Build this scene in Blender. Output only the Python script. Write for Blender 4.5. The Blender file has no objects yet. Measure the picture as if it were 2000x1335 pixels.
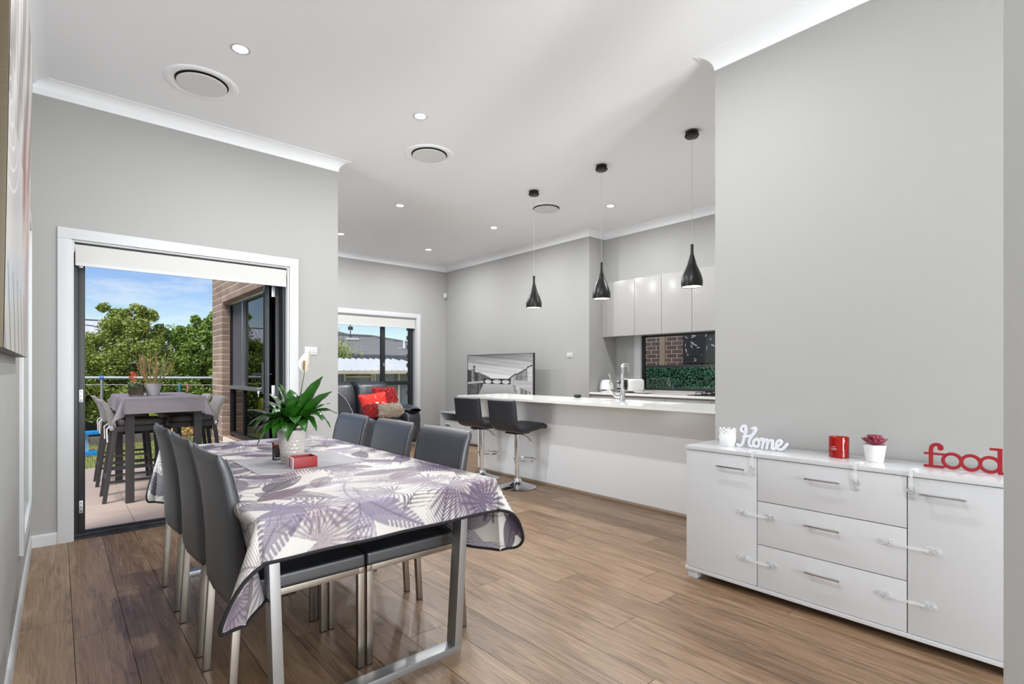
import bpy, bmesh, math, random
import numpy as np
from mathutils import Vector, Matrix
random.seed(7); rng = np.random.default_rng(11)
scn = bpy.context.scene; COL = scn.collection
PI = math.pi
def s2l(c):
    c = c/255.0
    return c/12.92 if c <= .04045 else ((c+.055)/1.055)**2.4
def C3(rgb): return tuple(s2l(v) for v in rgb)

# ---------------------------------------------------------------- camera
FPX = 1012.0; YAW = math.atan(887.0/FPX)
cam_d = bpy.data.cameras.new('camera'); cam = bpy.data.objects.new('camera', cam_d); COL.objects.link(cam)
cam_d.sensor_width = 36.0; cam_d.lens = 36.0*FPX/2000.0; cam_d.shift_y = (724-667.5)/2000.0
cam_d.clip_start = .02; cam_d.clip_end = 300
cam.location = (0, 0, 1.2); cam.rotation_euler = (PI/2, 0, -YAW)
scn.camera = cam
FW = Vector((math.sin(YAW), math.cos(YAW), 0)); RT = Vector((math.cos(YAW), -math.sin(YAW), 0))

# ---------------------------------------------------------------- world, sun, exposure
W = bpy.data.worlds.new('sky'); scn.world = W; W.use_nodes = True
wn = W.node_tree; wn.nodes.clear()
def N(nt, t, **k):
    n = nt.nodes.new(t)
    for a, v in k.items(): setattr(n, a, v)
    return n
wo = N(wn, 'ShaderNodeOutputWorld'); bg = N(wn, 'ShaderNodeBackground')
sky = N(wn, 'ShaderNodeTexSky'); sky.sky_type = 'NISHITA'; sky.sun_disc = False
sky.sun_elevation = math.radians(52); sky.sun_rotation = math.radians(-124); sky.air_density = 1.0; sky.dust_density = .4; sky.ozone_density = 1.6
tc = N(wn, 'ShaderNodeTexCoord'); mp = N(wn, 'ShaderNodeMapping'); mp.inputs['Scale'].default_value = (2.2, 2.2, 9.0)
mp.inputs['Location'].default_value = (1.42, .2, .4)
nz = N(wn, 'ShaderNodeTexNoise'); nz.inputs['Scale'].default_value = 2.1; nz.inputs['Detail'].default_value = 7; nz.inputs['Roughness'].default_value = .62
cr = N(wn, 'ShaderNodeValToRGB'); cr.color_ramp.elements[0].position = .54; cr.color_ramp.elements[1].position = .78
cr.color_ramp.elements[1].color = (.85, .85, .85, 1)
mx = N(wn, 'ShaderNodeMix', data_type='RGBA'); mx.inputs['B'].default_value = (6.2, 6.5, 6.8, 1)
hs = N(wn, 'ShaderNodeHueSaturation'); hs.inputs['Hue'].default_value = .522; hs.inputs['Saturation'].default_value = 1.3; hs.inputs['Value'].default_value = 1.0
L = wn.links.new
L(tc.outputs['Generated'], mp.inputs['Vector']); L(mp.outputs[0], nz.inputs['Vector']); L(nz.outputs['Fac'], cr.inputs['Fac'])
L(sky.outputs[0], hs.inputs['Color']); L(hs.outputs[0], mx.inputs['A']); L(cr.outputs['Color'], mx.inputs['Factor'])
L(mx.outputs['Result'], bg.inputs['Color']); L(bg.outputs[0], wo.inputs['Surface'])
SKY_STRENGTH = .135
bg.inputs['Strength'].default_value = SKY_STRENGTH
sun_d = bpy.data.lights.new('sun', 'SUN'); sun = bpy.data.objects.new('sun', sun_d); COL.objects.link(sun)
sun_d.energy = 3.8; sun_d.angle = math.radians(24); sun_d.color = (1, .96, .9)
sdir = Vector((-.45, -.30, .84)).normalized(); sun.rotation_euler = (-sdir).to_track_quat('-Z', 'Y').to_euler(); sun.location = (0, 0, 12)
vs = scn.view_settings; vs.view_transform = 'Standard'; vs.look = 'None'; vs.gamma = 1; vs.use_curve_mapping = False
vs.exposure = 0.15
DOWN_W = 10.5; LEFTROW_W = 20.0; LIVING_W = 27.0; PEND_W = 5.0; REAR_FILL_W = 205.0; LEFT_W = 35.0; ENTRY_FILL_W = 150.0

# added fill lamp in an invented window behind the camera
rw = bpy.data.lights.new('rear_fill_lamp', 'AREA'); rw.shape = 'RECTANGLE'; rw.size = 1.2; rw.size_y = 2.2; rw.energy = REAR_FILL_W; rw.color = (.94, .975, 1)
rwo = bpy.data.objects.new('rear_fill_lamp', rw); COL.objects.link(rwo); rwo.location = (2.45, -3.56, 1.4); rwo.rotation_euler = (PI/2+math.radians(55), 0, 0)   # tilted up to brighten the ceiling
lw = bpy.data.lights.new('left_window_daylight', 'AREA'); lw.shape = 'RECTANGLE'; lw.size = 1.74; lw.size_y = .98; lw.energy = LEFT_W; lw.color = (.94, .975, 1)
lwo = bpy.data.objects.new('left_window_daylight', lw); COL.objects.link(lwo); lwo.location = (-.262, 4.12, 1.24); lwo.rotation_euler = (0, -PI/2, 0)
ew = bpy.data.lights.new('entry_fill_lamp', 'AREA'); ew.shape = 'RECTANGLE'; ew.size = .5; ew.size_y = 2.1; ew.energy = ENTRY_FILL_W; ew.color = (.94, .975, 1)
ewo = bpy.data.objects.new('entry_fill_lamp', ew); COL.objects.link(ewo); ewo.location = (.88, -3.56, 1.25); ewo.rotation_euler = (PI/2-math.radians(6), 0, 0)  # second unseen lamp added at the rear, lifts the left floor and wall

# ---------------------------------------------------------------- materials
MATS = {}
def mat(name, rgb, rough=.5, metal=0, var=.03, scale=14, bump=0, bscale=None, coat=0, stretch=(1, 1, 1), detail=3, sheen=0, trans=0, spec=.5, rgb2=None, sss=0):
    if name in MATS: return MATS[name]
    m = bpy.data.materials.new(name); m.use_nodes = True; nt = m.node_tree; b = nt.nodes['Principled BSDF']
    t = N(nt, 'ShaderNodeTexCoord'); mp = N(nt, 'ShaderNodeMapping'); mp.inputs['Scale'].default_value = stretch
    nz = N(nt, 'ShaderNodeTexNoise'); nz.inputs['Scale'].default_value = scale; nz.inputs['Detail'].default_value = detail
    mx = N(nt, 'ShaderNodeMix', data_type='RGBA'); c = C3(rgb)
    c2 = C3(rgb2) if rgb2 else tuple(min(1, v*(1+var)) for v in c)
    c1 = c if rgb2 else tuple(v*(1-var) for v in c)
    mx.inputs['A'].default_value = (*c1, 1); mx.inputs['B'].default_value = (*c2, 1)
    l = nt.links.new
    l(t.outputs['Object'], mp.inputs['Vector']); l(mp.outputs[0], nz.inputs['Vector']); l(nz.outputs['Fac'], mx.inputs['Factor']); l(mx.outputs['Result'], b.inputs['Base Color'])
    b.inputs['Roughness'].default_value = rough; b.inputs['Metallic'].default_value = metal; b.inputs['Specular IOR Level'].default_value = spec
    b.inputs['Coat Weight'].default_value = coat; b.inputs['Coat Roughness'].default_value = .08
    b.inputs['Sheen Weight'].default_value = sheen; b.inputs['Transmission Weight'].default_value = trans
    if sss: b.inputs['Subsurface Weight'].default_value = sss; b.inputs['Subsurface Radius'].default_value = (.01, .01, .005)
    if bump:
        n2 = N(nt, 'ShaderNodeTexNoise'); n2.inputs['Scale'].default_value = bscale or scale*6; n2.inputs['Detail'].default_value = 4
        bp = N(nt, 'ShaderNodeBump'); bp.inputs['Strength'].default_value = bump; bp.inputs['Distance'].default_value = .01
        l(mp.outputs[0], n2.inputs['Vector']); l(n2.outputs['Fac'], bp.inputs['Height']); l(bp.outputs[0], b.inputs['Normal'])
    MATS[name] = m; return m
def emis(name, rgb, strength):
    m = bpy.data.materials.new(name); m.use_nodes = True; b = m.node_tree.nodes['Principled BSDF']
    b.inputs['Base Color'].default_value = (.9, .9, .9, 1); b.inputs['Emission Color'].default_value = (*C3(rgb), 1); b.inputs['Emission Strength'].default_value = strength
    MATS[name] = m; return m
def glassmat(name, tint=(250, 252, 252), ior=1.5, boost=0):
    m = bpy.data.materials.new(name); m.use_nodes = True; nt = m.node_tree; nt.nodes.clear()
    o = N(nt, 'ShaderNodeOutputMaterial'); tr = N(nt, 'ShaderNodeBsdfTransparent'); gl = N(nt, 'ShaderNodeBsdfGlossy'); mx = N(nt, 'ShaderNodeMixShader'); fr = N(nt, 'ShaderNodeFresnel')
    tr.inputs['Color'].default_value = (*C3(tint), 1); gl.inputs['Roughness'].default_value = .0; fr.inputs['IOR'].default_value = ior
    l = nt.links.new; l(fr.outputs[0], mx.inputs[0]); l(tr.outputs[0], mx.inputs[1]); l(gl.outputs[0], mx.inputs[2]); l(mx.outputs[0], o.inputs['Surface'])
    MATS[name] = m; return m
def vcolmat(name, rough=.6, emit=0, bump=0, sheen=0, spec=.4):
    m = bpy.data.materials.new(name); m.use_nodes = True; nt = m.node_tree; b = nt.nodes['Principled BSDF']
    a = N(nt, 'ShaderNodeVertexColor'); a.layer_name = 'print'
    nt.links.new(a.outputs['Color'], b.inputs['Base Color']); b.inputs['Roughness'].default_value = rough; b.inputs['Sheen Weight'].default_value = sheen
    b.inputs['Specular IOR Level'].default_value = spec
    if emit: nt.links.new(a.outputs['Color'], b.inputs['Emission Color']); b.inputs['Emission Strength'].default_value = emit
    if bump:
        nz = N(nt, 'ShaderNodeTexNoise'); nz.inputs['Scale'].default_value = 9; nz.inputs['Detail'].default_value = 3
        tcx = N(nt, 'ShaderNodeTexCoord'); bp = N(nt, 'ShaderNodeBump'); bp.inputs['Strength'].default_value = bump; bp.inputs['Distance'].default_value = .02
        nt.links.new(tcx.outputs['Object'], nz.inputs['Vector']); nt.links.new(nz.outputs['Fac'], bp.inputs['Height']); nt.links.new(bp.outputs[0], b.inputs['Normal'])
    MATS[name] = m; return m
def woodfloor(name):
    m = bpy.data.materials.new(name); m.use_nodes = True; nt = m.node_tree; b = nt.nodes['Principled BSDF']; l = nt.links.new
    t = N(nt, 'ShaderNodeTexCoord'); oi = N(nt, 'ShaderNodeObjectInfo'); mu = N(nt, 'ShaderNodeMath', operation='MULTIPLY'); mu.inputs[1].default_value = 57.0
    l(oi.outputs['Random'], mu.inputs[0])
    mp = N(nt, 'ShaderNodeMapping'); mp.inputs['Scale'].default_value = (9, 1.1, 1); l(t.outputs['Object'], mp.inputs['Vector'])
    n1 = N(nt, 'ShaderNodeTexNoise', noise_dimensions='4D'); n1.inputs['Scale'].default_value = 1.5; n1.inputs['Detail'].default_value = 5; n1.inputs['Distortion'].default_value = 1.6; n1.inputs['Roughness'].default_value = .6
    l(mp.outputs[0], n1.inputs['Vector']); l(mu.outputs[0], n1.inputs['W'])
    mp2 = N(nt, 'ShaderNodeMapping'); mp2.inputs['Scale'].default_value = (60, 2.2, 1); l(t.outputs['Object'], mp2.inputs['Vector'])
    n2 = N(nt, 'ShaderNodeTexNoise', noise_dimensions='4D'); n2.inputs['Scale'].default_value = 2.0; n2.inputs['Detail'].default_value = 6; n2.inputs['Distortion'].default_value = .8
    l(mp2.outputs[0], n2.inputs['Vector']); l(mu.outputs[0], n2.inputs['W'])
    # cathedral rings: sine of the stretched noise
    sn = N(nt, 'ShaderNodeMath', operation='MULTIPLY'); sn.inputs[1].default_value = 42; l(n1.outputs['Fac'], sn.inputs[0])
    si = N(nt, 'ShaderNodeMath', operation='SINE'); l(sn.outputs[0], si.inputs[0])
    cr = N(nt, 'ShaderNodeValToRGB'); e = cr.color_ramp.elements
    e[0].position = .33; e[0].color = (*C3((90, 68, 48)), 1); e[1].position = .67; e[1].color = (*C3((156, 131, 106)), 1)
    k = e.new(.5); k.color = (*C3((128, 102, 78)), 1)
    ad = N(nt, 'ShaderNodeMath', operation='MULTIPLY_ADD'); ad.inputs[1].default_value = .55; l(n1.outputs['Fac'], ad.inputs[0])
    a2 = N(nt, 'ShaderNodeMath', operation='MULTIPLY'); a2.inputs[1].default_value = .45; l(n2.outputs['Fac'], a2.inputs[0]); l(a2.outputs[0], ad.inputs[2])
    a3 = N(nt, 'ShaderNodeMath', operation='MULTIPLY_ADD'); a3.inputs[1].default_value = .022; l(si.outputs[0], a3.inputs[0]); l(ad.outputs[0], a3.inputs[2])
    r2 = N(nt, 'ShaderNodeMath', operation='MULTIPLY_ADD'); r2.inputs[1].default_value = .12; l(oi.outputs['Random'], r2.inputs[0])
    sb = N(nt, 'ShaderNodeMath', operation='SUBTRACT'); sb.inputs[1].default_value = .06; l(a3.outputs[0], sb.inputs[0]); l(sb.outputs[0], r2.inputs[2])
    l(r2.outputs[0], cr.inputs['Fac']); l(cr.outputs['Color'], b.inputs['Base Color'])
    b.inputs['Roughness'].default_value = .37; b.inputs['Specular IOR Level'].default_value = .5
    bp = N(nt, 'ShaderNodeBump'); bp.inputs['Strength'].default_value = .12; bp.inputs['Distance'].default_value = .002; l(n2.outputs['Fac'], bp.inputs['Height']); l(bp.outputs[0], b.inputs['Normal'])
    MATS[name] = m; return m
def brickmat(name, a, b2):
    m = mat(name, a, .85, var=0, rgb2=b2, scale=9, bump=.5, bscale=70); nt = m.node_tree; b = nt.nodes['Principled BSDF']
    src = b.inputs['Base Color'].links[0].from_socket
    oi = N(nt, 'ShaderNodeObjectInfo'); h = N(nt, 'ShaderNodeHueSaturation'); mr = N(nt, 'ShaderNodeMapRange'); mr.inputs['To Min'].default_value = .78; mr.inputs['To Max'].default_value = 1.2
    nt.links.new(oi.outputs['Random'], mr.inputs['Value']); nt.links.new(mr.outputs[0], h.inputs['Value']); nt.links.new(src, h.inputs['Color']); nt.links.new(h.outputs[0], b.inputs['Base Color']); return m
def weavemat(name, rgb, rgb2, sc=55):
    m = mat(name, rgb, .6, var=.1, scale=30); nt = m.node_tree; b = nt.nodes['Principled BSDF']; l = nt.links.new
    t = N(nt, 'ShaderNodeTexCoord'); w1 = N(nt, 'ShaderNodeTexWave', bands_direction='DIAGONAL'); w1.inputs['Scale'].default_value = sc
    w2 = N(nt, 'ShaderNodeTexWave', bands_direction='Z'); w2.inputs['Scale'].default_value = sc
    mu = N(nt, 'ShaderNodeMath', operation='MULTIPLY'); mx = N(nt, 'ShaderNodeMix', data_type='RGBA'); mx.inputs['A'].default_value = (*C3(rgb), 1); mx.inputs['B'].default_value = (*C3(rgb2), 1)
    for w in (w1, w2): l(t.outputs['Object'], w.inputs['Vector'])
    l(w1.outputs['Fac'], mu.inputs[0]); l(w2.outputs['Fac'], mu.inputs[1]); l(mu.outputs[0], mx.inputs['Factor']); l(mx.outputs['Result'], b.inputs['Base Color'])
    bp = N(nt, 'ShaderNodeBump'); bp.inputs['Strength'].default_value = .5; bp.inputs['Distance'].default_value = .004; l(mu.outputs[0], bp.inputs['Height']); l(bp.outputs[0], b.inputs['Normal']); return m

M_wall = mat('wall_paint', (167, 166, 164), .75, var=.008, scale=3, bump=.03, bscale=160, spec=.25)
M_ceil = mat('ceiling_paint', (248, 250, 252), .8, var=.006, scale=2, spec=.2)
M_trim = mat('trim_gloss_white', (200, 201, 202), .4, var=.006, scale=3)
M_cab = mat('gloss_white_cabinet', (205, 206, 208), .12, var=.006, scale=2, coat=.3)
M_ucab = mat('warm_white_cabinet', (174, 172, 171), .22, var=.006, scale=2)
M_island = mat('island_panel_white', (240, 240, 240), .2, var=.004, scale=2)
M_stone = mat('white_stone_top', (236, 234, 230), .1, var=.03, scale=180, detail=5)
M_floor = woodfloor('oak_laminate')
M_floorbase = mat('floor_gap_dark', (62, 50, 40), .9)
M_kick = mat('timber_scotia', (140, 118, 97), .5, var=.1, scale=6, stretch=(40, 1, 40))
M_black = mat('black_aluminium', (34, 34, 37), .4, var=.06, scale=30)
M_dark = mat('dark_gap', (24, 24, 25), .8)
M_blind = mat('roller_blind_fabric', (196, 195, 192), .85, var=.012, scale=60)
M_brick = brickmat('brown_brick', (142, 120, 102), (176, 152, 132))
M_brick2 = brickmat('plum_brick', (84, 70, 68), (112, 96, 92))
M_mortar = mat('mortar', (240, 226, 208), .95, var=.06, scale=40)
M_mortar2 = mat('cream_mortar', (222, 206, 186), .95, var=.06, scale=40)
M_glass = glassmat('window_glass'); M_glassT = glassmat('tinted_glass', (226, 232, 234), 2.1)
M_chrome = mat('chrome', (225, 227, 230), .06, 1, var=.01); M_steel = mat('brushed_steel', (205, 205, 208), .28, 1, var=.05, scale=5, stretch=(1, 1, 60))
M_leg = mat('brushed_nickel_leg', (168, 161, 152), .34, 1, var=.05, scale=6, stretch=(40, 40, 1))
M_alu = mat('satin_silver_aluminium', (176, 177, 178), .35, .8, var=.03)
M_leather = mat('black_leatherette', (46, 48, 53), .46, var=.12, scale=8, bump=.05, bscale=220, spec=.9, coat=.35); M_leather.node_tree.nodes['Principled BSDF'].inputs['Coat Roughness'].default_value = .38
M_leatherG = mat('grey_leatherette_back', (58, 60, 64), .42, var=.1, scale=5, bump=.05, bscale=240, spec=.6)
M_stool = mat('black_stool_vinyl', (40, 42, 48), .42, var=.1, scale=6, bump=.04, bscale=200, spec=.5)
M_sofa = mat('black_sofa_leather', (42, 45, 53), .36, var=.14, scale=6, bump=.12, bscale=26, spec=.9, coat=.2)
M_lampblack = mat('satin_black_metal', (26, 24, 24), .35, var=.05)
M_white = mat('white_ceramic', (226, 226, 224), .25, var=.01)
M_potw = mat('white_glazed_pot', (204, 199, 194), .2, var=.02, scale=30, coat=.4)
M_red = mat('red_painted_wood', (146, 26, 34), .45, var=.04)
M_hem = mat('black_hem', (20, 19, 23), .8)

# ---------------------------------------------------------------- geometry helpers
class G:
    def __init__(s): s.v = []; s.f = []
    def add(s, vs, fs):
        o = len(s.v); s.v += [tuple(p) for p in vs]; s.f += [tuple(i+o for i in f) for f in fs]; return s
    def box(s, x0, x1, y0, y1, z0, z1):
        x0, x1 = min(x0, x1), max(x0, x1); y0, y1 = min(y0, y1), max(y0, y1); z0, z1 = min(z0, z1), max(z0, z1)
        return s.add([(x0,y0,z0),(x1,y0,z0),(x1,y1,z0),(x0,y1,z0),(x0,y0,z1),(x1,y0,z1),(x1,y1,z1),(x0,y1,z1)],
              [(0,3,2,1),(4,5,6,7),(0,1,5,4),(1,2,6,5),(2,3,7,6),(3,0,4,7)])
    def prism(s, pts, vec):
        n = len(pts); vec = Vector(vec); a = [Vector(p) for p in pts]; b = [p+vec for p in a]
        return s.add(a+b, [tuple(range(n-1, -1, -1)), tuple(range(n, 2*n))] + [(i, (i+1) % n, n+(i+1) % n, n+i) for i in range(n)])
    def tube(s, path, r, n=8, closed=False, caps=True):
        P = [Vector(p) for p in path]; m = len(P); rs = r if isinstance(r, (list, tuple)) else [r]*m; rings = []
        up = None
        for i, p in enumerate(P):
            t = (P[(i+1) % m]-P[i-1]) if closed else (P[min(i+1, m-1)]-P[max(i-1, 0)])
            t.normalize()
            if up is None:
                up = Vector((0, 0, 1)) if abs(t.z) < .9 else Vector((1, 0, 0))
            a = t.cross(up)
            if a.length < 1e-5: a = t.orthogonal()
            a.normalize(); b = a.cross(t).normalized(); up = b
            rings.append([p + (a*math.cos(2*PI*k/n) + b*math.sin(2*PI*k/n))*rs[i] for k in range(n)])
        vs = [q for R in rings for q in R]; fs = []
        for i in range(m if closed else m-1):
            for k in range(n):
                j = (i+1) % m; fs.append((i*n+k, i*n+(k+1) % n, j*n+(k+1) % n, j*n+k))
        if caps and not closed: fs += [tuple(range(n-1, -1, -1)), tuple((m-1)*n+k for k in range(n))]
        return s.add(vs, fs)
    def lathe(s, prof, n=24, c=(0, 0, 0), cap=True):
        vs = []; m = len(prof)
        for r, z in prof:
            for k in range(n): vs.append((c[0]+r*math.cos(2*PI*k/n), c[1]+r*math.sin(2*PI*k/n), c[2]+z))
        fs = [(i*n+k, i*n+(k+1) % n, (i+1)*n+(k+1) % n, (i+1)*n+k) for i in range(m-1) for k in range(n)]
        if cap: fs += [tuple(range(n-1, -1, -1)), tuple((m-1)*n+k for k in range(n))]
        return s.add(vs, fs)
    def grid(s, fn, nu, nv, cu=False):
        vs = [fn(i/(nu-1) if not cu else i/nu, j/(nv-1)) for j in range(nv) for i in range(nu)]
        fs = [(j*nu+i, j*nu+(i+1) % nu, (j+1)*nu+(i+1) % nu, (j+1)*nu+i) for j in range(nv-1) for i in range(nu if cu else nu-1)]
        return s.add(vs, fs)
    def ellip(s, c, r, n=16, m=10):
        return s.grid(lambda u, v: (c[0]+r[0]*math.cos(2*PI*u)*math.sin(PI*max(.002, min(.998, v))), c[1]+r[1]*math.sin(2*PI*u)*math.sin(PI*max(.002, min(.998, v))), c[2]-r[2]*math.cos(PI*v)), n, m, cu=True)
    def rbox(s, c, h, e=4.0, n=20, m=14):   # superellipsoid: soft rounded box
        sg = lambda w, p: math.copysign(abs(w)**p, w); p = 2/e
        def fn(u, v):
            th = 2*PI*u; ph = (max(.004, min(.996, v))-.5)*PI
            return (c[0]+h[0]*sg(math.cos(ph), p)*sg(math.cos(th), p), c[1]+h[1]*sg(math.cos(ph), p)*sg(math.sin(th), p), c[2]+h[2]*sg(math.sin(ph), p))
        return s.grid(fn, n, m, cu=True)
    def rot(s, ang, axis='Z', c=(0, 0, 0)):
        Mx = Matrix.Rotation(ang, 3, axis); cc = Vector(c); s.v = [tuple(Mx @ (Vector(p)-cc) + cc) for p in s.v]; return s
    def move(s, d): s.v = [(p[0]+d[0], p[1]+d[1], p[2]+d[2]) for p in s.v]; return s
    def build(s, name, m, parent=None, local=False, bevel=0, smooth=False, label=None, cat=None, group=None, kind=None, fix=True, seg=2, sub=0):
        me = bpy.data.meshes.new(name); V = np.array(s.v, dtype=np.float64)
        if parent is not None and not local:
            off = np.zeros(3); q = parent
            while q is not None: off += np.array(q.location); q = q.parent
            V = V-off; loc = (0, 0, 0)
        elif parent is None:
            lo, hi = V.min(0), V.max(0); loc = np.array([(lo[0]+hi[0])/2, (lo[1]+hi[1])/2, lo[2]]); V = V-loc
        else: loc = (0, 0, 0)
        me.from_pydata(V.tolist(), [], s.f)
        if fix or bevel:
            bm = bmesh.new(); bm.from_mesh(me)
            if fix: bmesh.ops.recalc_face_normals(bm, faces=bm.faces)
            if bevel:
                es = [e for e in bm.edges if e.is_manifold and e.calc_face_angle(0) > .5]
                bmesh.ops.bevel(bm, geom=es, offset=bevel, segments=seg, profile=.7, affect='EDGES', clamp_overlap=True)
            bm.to_mesh(me); bm.free()
        if smooth or bevel:
            me.polygons.foreach_set('use_smooth', [True]*len(me.polygons))
            me.set_sharp_from_angle(angle=math.radians(smooth if isinstance(smooth, (int, float)) and smooth > 1 else 42))
        me.materials.append(m); o = bpy.data.objects.new(name, me); COL.objects.link(o); o.location = loc; o.parent = parent
        if sub:
            md = o.modifiers.new('subdivision', 'SUBSURF'); md.levels = sub; md.render_levels = sub
        tag(o, label, cat, group, kind); return o
def tag(o, label=None, cat=None, group=None, kind=None):
    for k, v in (('label', label), ('category', cat), ('group', group), ('kind', kind)):
        if v: o[k] = v
    return o
def root(name, loc, label, cat, group=None, rz=0, kind=None):
    o = bpy.data.objects.new(name, None); COL.objects.link(o); o.location = loc; o.rotation_euler = (0, 0, rz); o.empty_display_size = .1
    return tag(o, label, cat, group, kind)
def copy_tree(o, parent=None):
    c = o.copy(); COL.objects.link(c); c.parent = parent
    for ch in list(o.children): copy_tree(ch, c)
    return c
def struct(g, name, m, parent=None, **k): return g.build(name, m, parent, kind='structure' if parent is None else None, **k)
def Bx(*a): return G().box(*a)
def smoothstep(a, b, x):
    t = min(1, max(0, (x-a)/(b-a))); return t*t*(3-2*t)
# ================================================================ THE SETTING
XL, YD, XC, YF, XR, XK, YK, XW, YW, XH, YH, YB = -.145, 4.79, 2.0, 8.32, 5.6, 6.22, 4.75, 3.112, 1.61, 1.2, .111, -3.5
ZC = 3.18
# floor and its boards
fl = struct(Bx(XL-.1, 6.4, YB-.1, 4.86, -.12, -.006).box(XC-.1, 6.4, 4.86, YF+.1, -.12, -.006), 'floor', M_floorbase)
PW = .189; PL = 1.5; ph = {-1: 3.29, 0: 3.04, 1: 3.516, 2: 2.82}
rp = random.Random(3)
for i in range(-2, 34):
    x0 = max(XL+.002, .053+PW*i); x1 = min(XK-.002, .053+PW*(i+1))
    if x1-x0 < .02: continue
    ymax = 4.80 if x0 < XC-.05 else (YF-.005 if x0 < XR-.05 else YK-.005); ymin = -.9 if x0 < XW-.05 else YW+.004
    y = ph.get(i, rp.uniform(2.3, 3.8))
    while y > ymin: y -= PL
    while y < ymax:
        a, b = max(y, ymin), min(y+PL, ymax); y += PL
        if b-a < .03: continue
        Bx(x0+.0011, x1-.0011, a+.0011, b-.0011, -.0058, 0).build('plank', M_floor, fl)
# move plank origins to their own centres so each grain differs
for o in list(fl.children):
    me = o.data; n = len(me.vertices); co = np.empty(n*3); me.vertices.foreach_get('co', co); co = co.reshape(-1, 3); c = co.mean(0); co -= c
    me.vertices.foreach_set('co', co.ravel()); o.location = c
ce = struct(Bx(XL-.3, 6.5, YB-.2, 5.0, ZC, ZC+.14).box(1.69, 6.5, 5.0, 8.57, ZC, ZC+.14), 'ceiling', M_ceil)
# walls
OX0, OX1, OZ = .073, 1.55, 2.125
struct(Bx(XL-.12, XL, YB, 3.62, 0, ZC).box(XL-.12, XL, 4.62, 5.0, 0, ZC).box(XL-.12, XL, 3.62, 4.62, 0, .36).box(XL-.12, XL, 3.62, 4.62, 2.12, ZC), 'wall_left', M_wall)
struct(Bx(XL, OX0, YD, 4.96, 0, ZC).box(OX1, XC, YD, 4.96, 0, ZC).box(OX0, OX1, YD, 4.96, OZ, ZC), 'wall_door', M_wall)
struct(Bx(XC-.11, XC, 4.96, 5.35, 0, ZC).box(XC-.11, XC, 7.95, YF, 0, ZC).box(XC-.11, XC, 5.35, 7.95, 0, .33).box(XC-.11, XC, 5.35, 7.95, 2.19, ZC), 'wall_living_left', M_wall)
WX0, WX1, WZ0, WZ1 = 2.9, 4.95, .40, 2.16
struct(Bx(XC-.2, WX0, YF, 8.45, 0, ZC).box(WX1, XR+.1, YF, 8.45, 0, ZC).box(WX0, WX1, YF, 8.45, 0, WZ0).box(WX0, WX1, YF, 8.45, WZ1, ZC), 'wall_living_back', M_wall)
struct(Bx(XR, XR+.12, YK+.0, YF, 0, ZC), 'wall_living_right', M_wall)
struct(Bx(XR+.12, XK+.12, YK, YK+.1, 0, ZC), 'wall_kitchen_return', M_wall)
KY0, KY1, KZ0, KZ1 = 2.3, 4.345, .935, 1.73
struct(Bx(XK, XK+.12, KY1, YK+.1, 0, ZC).box(XK, XK+.12, YW, KY0, 0, ZC).box(XK, XK+.12, KY0, KY1, 0, KZ0).box(XK, XK+.12, KY0, KY1, KZ1, ZC), 'wall_kitchen', M_wall)
struct(Bx(XW, XK+.12, YW-.12, YW, 0, ZC).box(XW, XW+.12, YB, YW-.12, 0, ZC), 'wall_right', M_wall)
struct(Bx(1.75, 1.89, -.4, .1617, 0, ZC), 'wall_nib', M_wall)
struct(Bx(XL-.12, .62, YB-.12, YB, 0, ZC).box(1.14, 1.84, YB-.12, YB, 0, ZC).box(.62, 1.14, YB-.12, YB, 2.3, ZC).box(.62, 1.14, YB-.12, YB, 0, .2).box(3.0, XW+.12, YB-.12, YB, 0, ZC).box(1.84, 3.0, YB-.12, YB, 0, .25).box(1.84, 3.0, YB-.12, YB, 2.55, ZC), 'wall_rear', M_wall)  # both rear openings are made for the added fill lamps
w5 = root('window_5_added', (2.42, YB-.06, .25), None, None, kind='structure')  # invented window frame around the rear fill lamp
Bx(1.84, 1.90, YB-.05, YB, .25, 2.55).box(2.94, 3.0, YB-.05, YB, .25, 2.55).box(1.90, 2.94, YB-.05, YB, .25, .31).box(1.90, 2.94, YB-.05, YB, 2.49, 2.55).build('window_frame', M_black, w5); Bx(2.42, 2.48, YB-.05, YB, .31, 2.49).build('mullion', M_black, w5)
struct(Bx(5.94, XK, YW, YK, 2.456, ZC), 'wall_bulkhead', M_wall)
# sweep of a profile along the wall line (room on the right-hand side)
def sweep_seg(A, P, Bp, Nx, prof):
    A, P, Bp, Nx = [Vector((*q, 0)) if q else None for q in (A, P, Bp, Nx)]
    def nrm(a, b): d = (b-a).normalized(); return Vector((d.y, -d.x, 0))
    n1 = nrm(P, Bp); n0 = nrm(A, P) if A else n1; n2 = nrm(Bp, Nx) if Nx else n1
    def mit(na, nb): s = na+nb; return s/(s.dot(nb)) if s.length > .01 else nb
    ma, mb = mit(n0, n1), mit(n1, n2); n = len(prof)
    vs = [P+ma*d+Vector((0, 0, z)) for d, z in prof] + [Bp+mb*d+Vector((0, 0, z)) for d, z in prof]
    return G().add(vs, [tuple(range(n)), tuple(range(2*n-1, n-1, -1))]+[(i, (i+1) % n, n+(i+1) % n, n+i) for i in range(n)])
poly = [(XL, YB), (XL, YD), (XC, YD), (XC, YF), (XR, YF), (XR, YK), (5.94, YK), (5.94, YW), (XW, YW), (XW, YB), (XL, YB)]
cov = [(0, ZC-.092), (.004, ZC-.092)] + [(.092-.088*math.cos(a), ZC-.092+.088*math.sin(a)) for a in [PI/2*k/12 for k in range(1, 12)]] + [(.092, ZC-.004), (.092, ZC), (0, ZC)]
bas = [(0, 0), (.013, 0), (.013, .07), (.008, .083), (0, .083)]
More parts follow.
